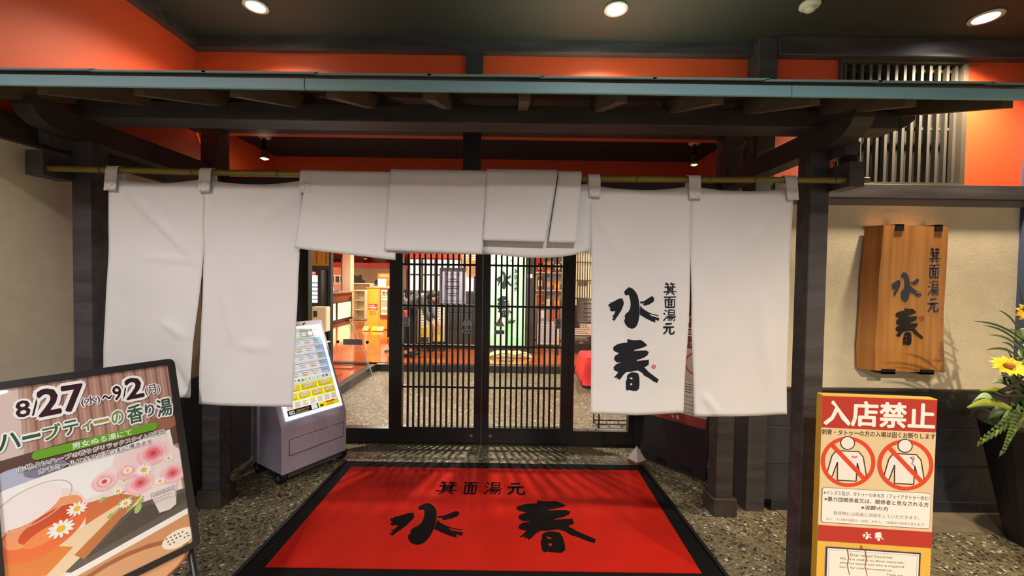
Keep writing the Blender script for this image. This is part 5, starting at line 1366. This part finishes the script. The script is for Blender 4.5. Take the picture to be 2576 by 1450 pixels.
MB().lathe([(.001, .63), (.05, .63), (.09, .68), (.085, .68), (.05, .637), (.001, .637)], 18, (.06, -.03, 0), cap=False).build('drip_tray', mat('tray_green', (92, 104, 84), .5), hs, smooth=True)
MB().lathe([(.001, 0), (.12, 0), (.12, .012), (.001, .02)], 20, cap=False).build('base', steel, hs)
dp = thing('dark_post', 'dark timber post right of the glowing sign with a small white card', 'post', (.345, 7.35, ZF))
MB().box(-.07, .075, 0, .16, 0, 2.50).build('shaft', dark_wood, dp)
MB().box(-.055, .03, -.005, 0, 1.40, 1.47).build('white_card', paper, dp)
rb = thing('red_column', 'orange-red column at the left of the goods shelf', 'pillar', (.60, 9.1, ZF))
MB().box(-.12, .12, 0, .2, 1.55, 2.50).build('head', hall_red, rb); MB().box(-.10, .10, .02, .18, 0, 1.55).build('shaft', cream_wall, rb)
gsf = cab('goods_shelf', 'bright shop shelf of packaged goods behind the right door leaf', 'shelf', .50, 1.95, 9.0, 9.45, .82, 2.02, mat('shop_white', (240, 234, 220), .5), 3)
MB().box(-.74, .74, -.04, .5, -.70, 0).build('base_cabinet', mat('shop_base', (236, 226, 206), .5), gsf)
gcol = [(238, 150, 50), (250, 210, 60), (236, 230, 220), (210, 80, 50), (120, 70, 60), (90, 130, 200), (240, 120, 40), (250, 236, 200)]
names = ['orange', 'yellow', 'white', 'red', 'brown', 'blue', 'deep orange', 'cream']
pos = ['far left', 'left', 'left of centre', 'centre', 'right of centre', 'right', 'far right']
rnd = random.Random(4)
gi = 0
for j in range(3):
    for i in range(7):
        c = rnd.randrange(8); w = rnd.uniform(.055, .085); h = rnd.uniform(.18, .33)
        t = thing('goods_packet', '%s packet at the %s of the %s goods shelf' % (names[c], pos[i], ('lowest', 'middle', 'top')[j]), 'packet', (.64 + i*.195, 9.1, .842+j*.40), group='packets on the goods shelf')
        MB().box(-w, w, 0, .14, 0, h).build('pack', mat('goods_%d' % c, gcol[c], .5), t, bevel=.012)
        MB().box(-w*.7, w*.7, -.002, 0, h*.25, h*.7).build('pack_label', mat('goods_label_%d' % ((c+3) % 8), gcol[(c+3) % 8], .5), t)
ls = thing('lattice_screen', 'wooden lattice screen with glowing cream paper behind the right side pane', 'screen', (1.72, 7.45, ZF))
MB().box(-.70, .70, .03, .05, .90, 1.90).build('paper', emit('warm_paper', (244, 224, 176), .55), ls)
lb0 = None
for i in range(30):
    if lb0 is None: lb0 = MB().box(-.008, .008, 0, .03, .90, 1.90).build('slat', mat('screen_slat', (58, 44, 30), .5), ls); o = lb0
    else: o = lb0.copy(); COL.objects.link(o); o.parent = ls
    o.location.x = -.68 + i*.0468
for z in (1.02, 1.36, 1.70): MB().box(-.70, .70, -.008, .03, z, z+.018).build('cross_bar', mat('screen_slat', (58, 44, 30), .5), ls)
MB().box(-.74, .74, -.03, .06, 0, .90).build('lower_panel', mat('screen_base', (50, 44, 40), .5), ls)
MB().box(-.74, .74, -.02, .06, 1.90, 1.98).build('top_rail', dark_wood, ls)
q = Print(); q.lines(-.5, -.30, 1.26, 1.36, 1, (60, 44, 30), .9, 3); q.build('print', ls, print_mat('sign_print', 0, .5), base=.012)
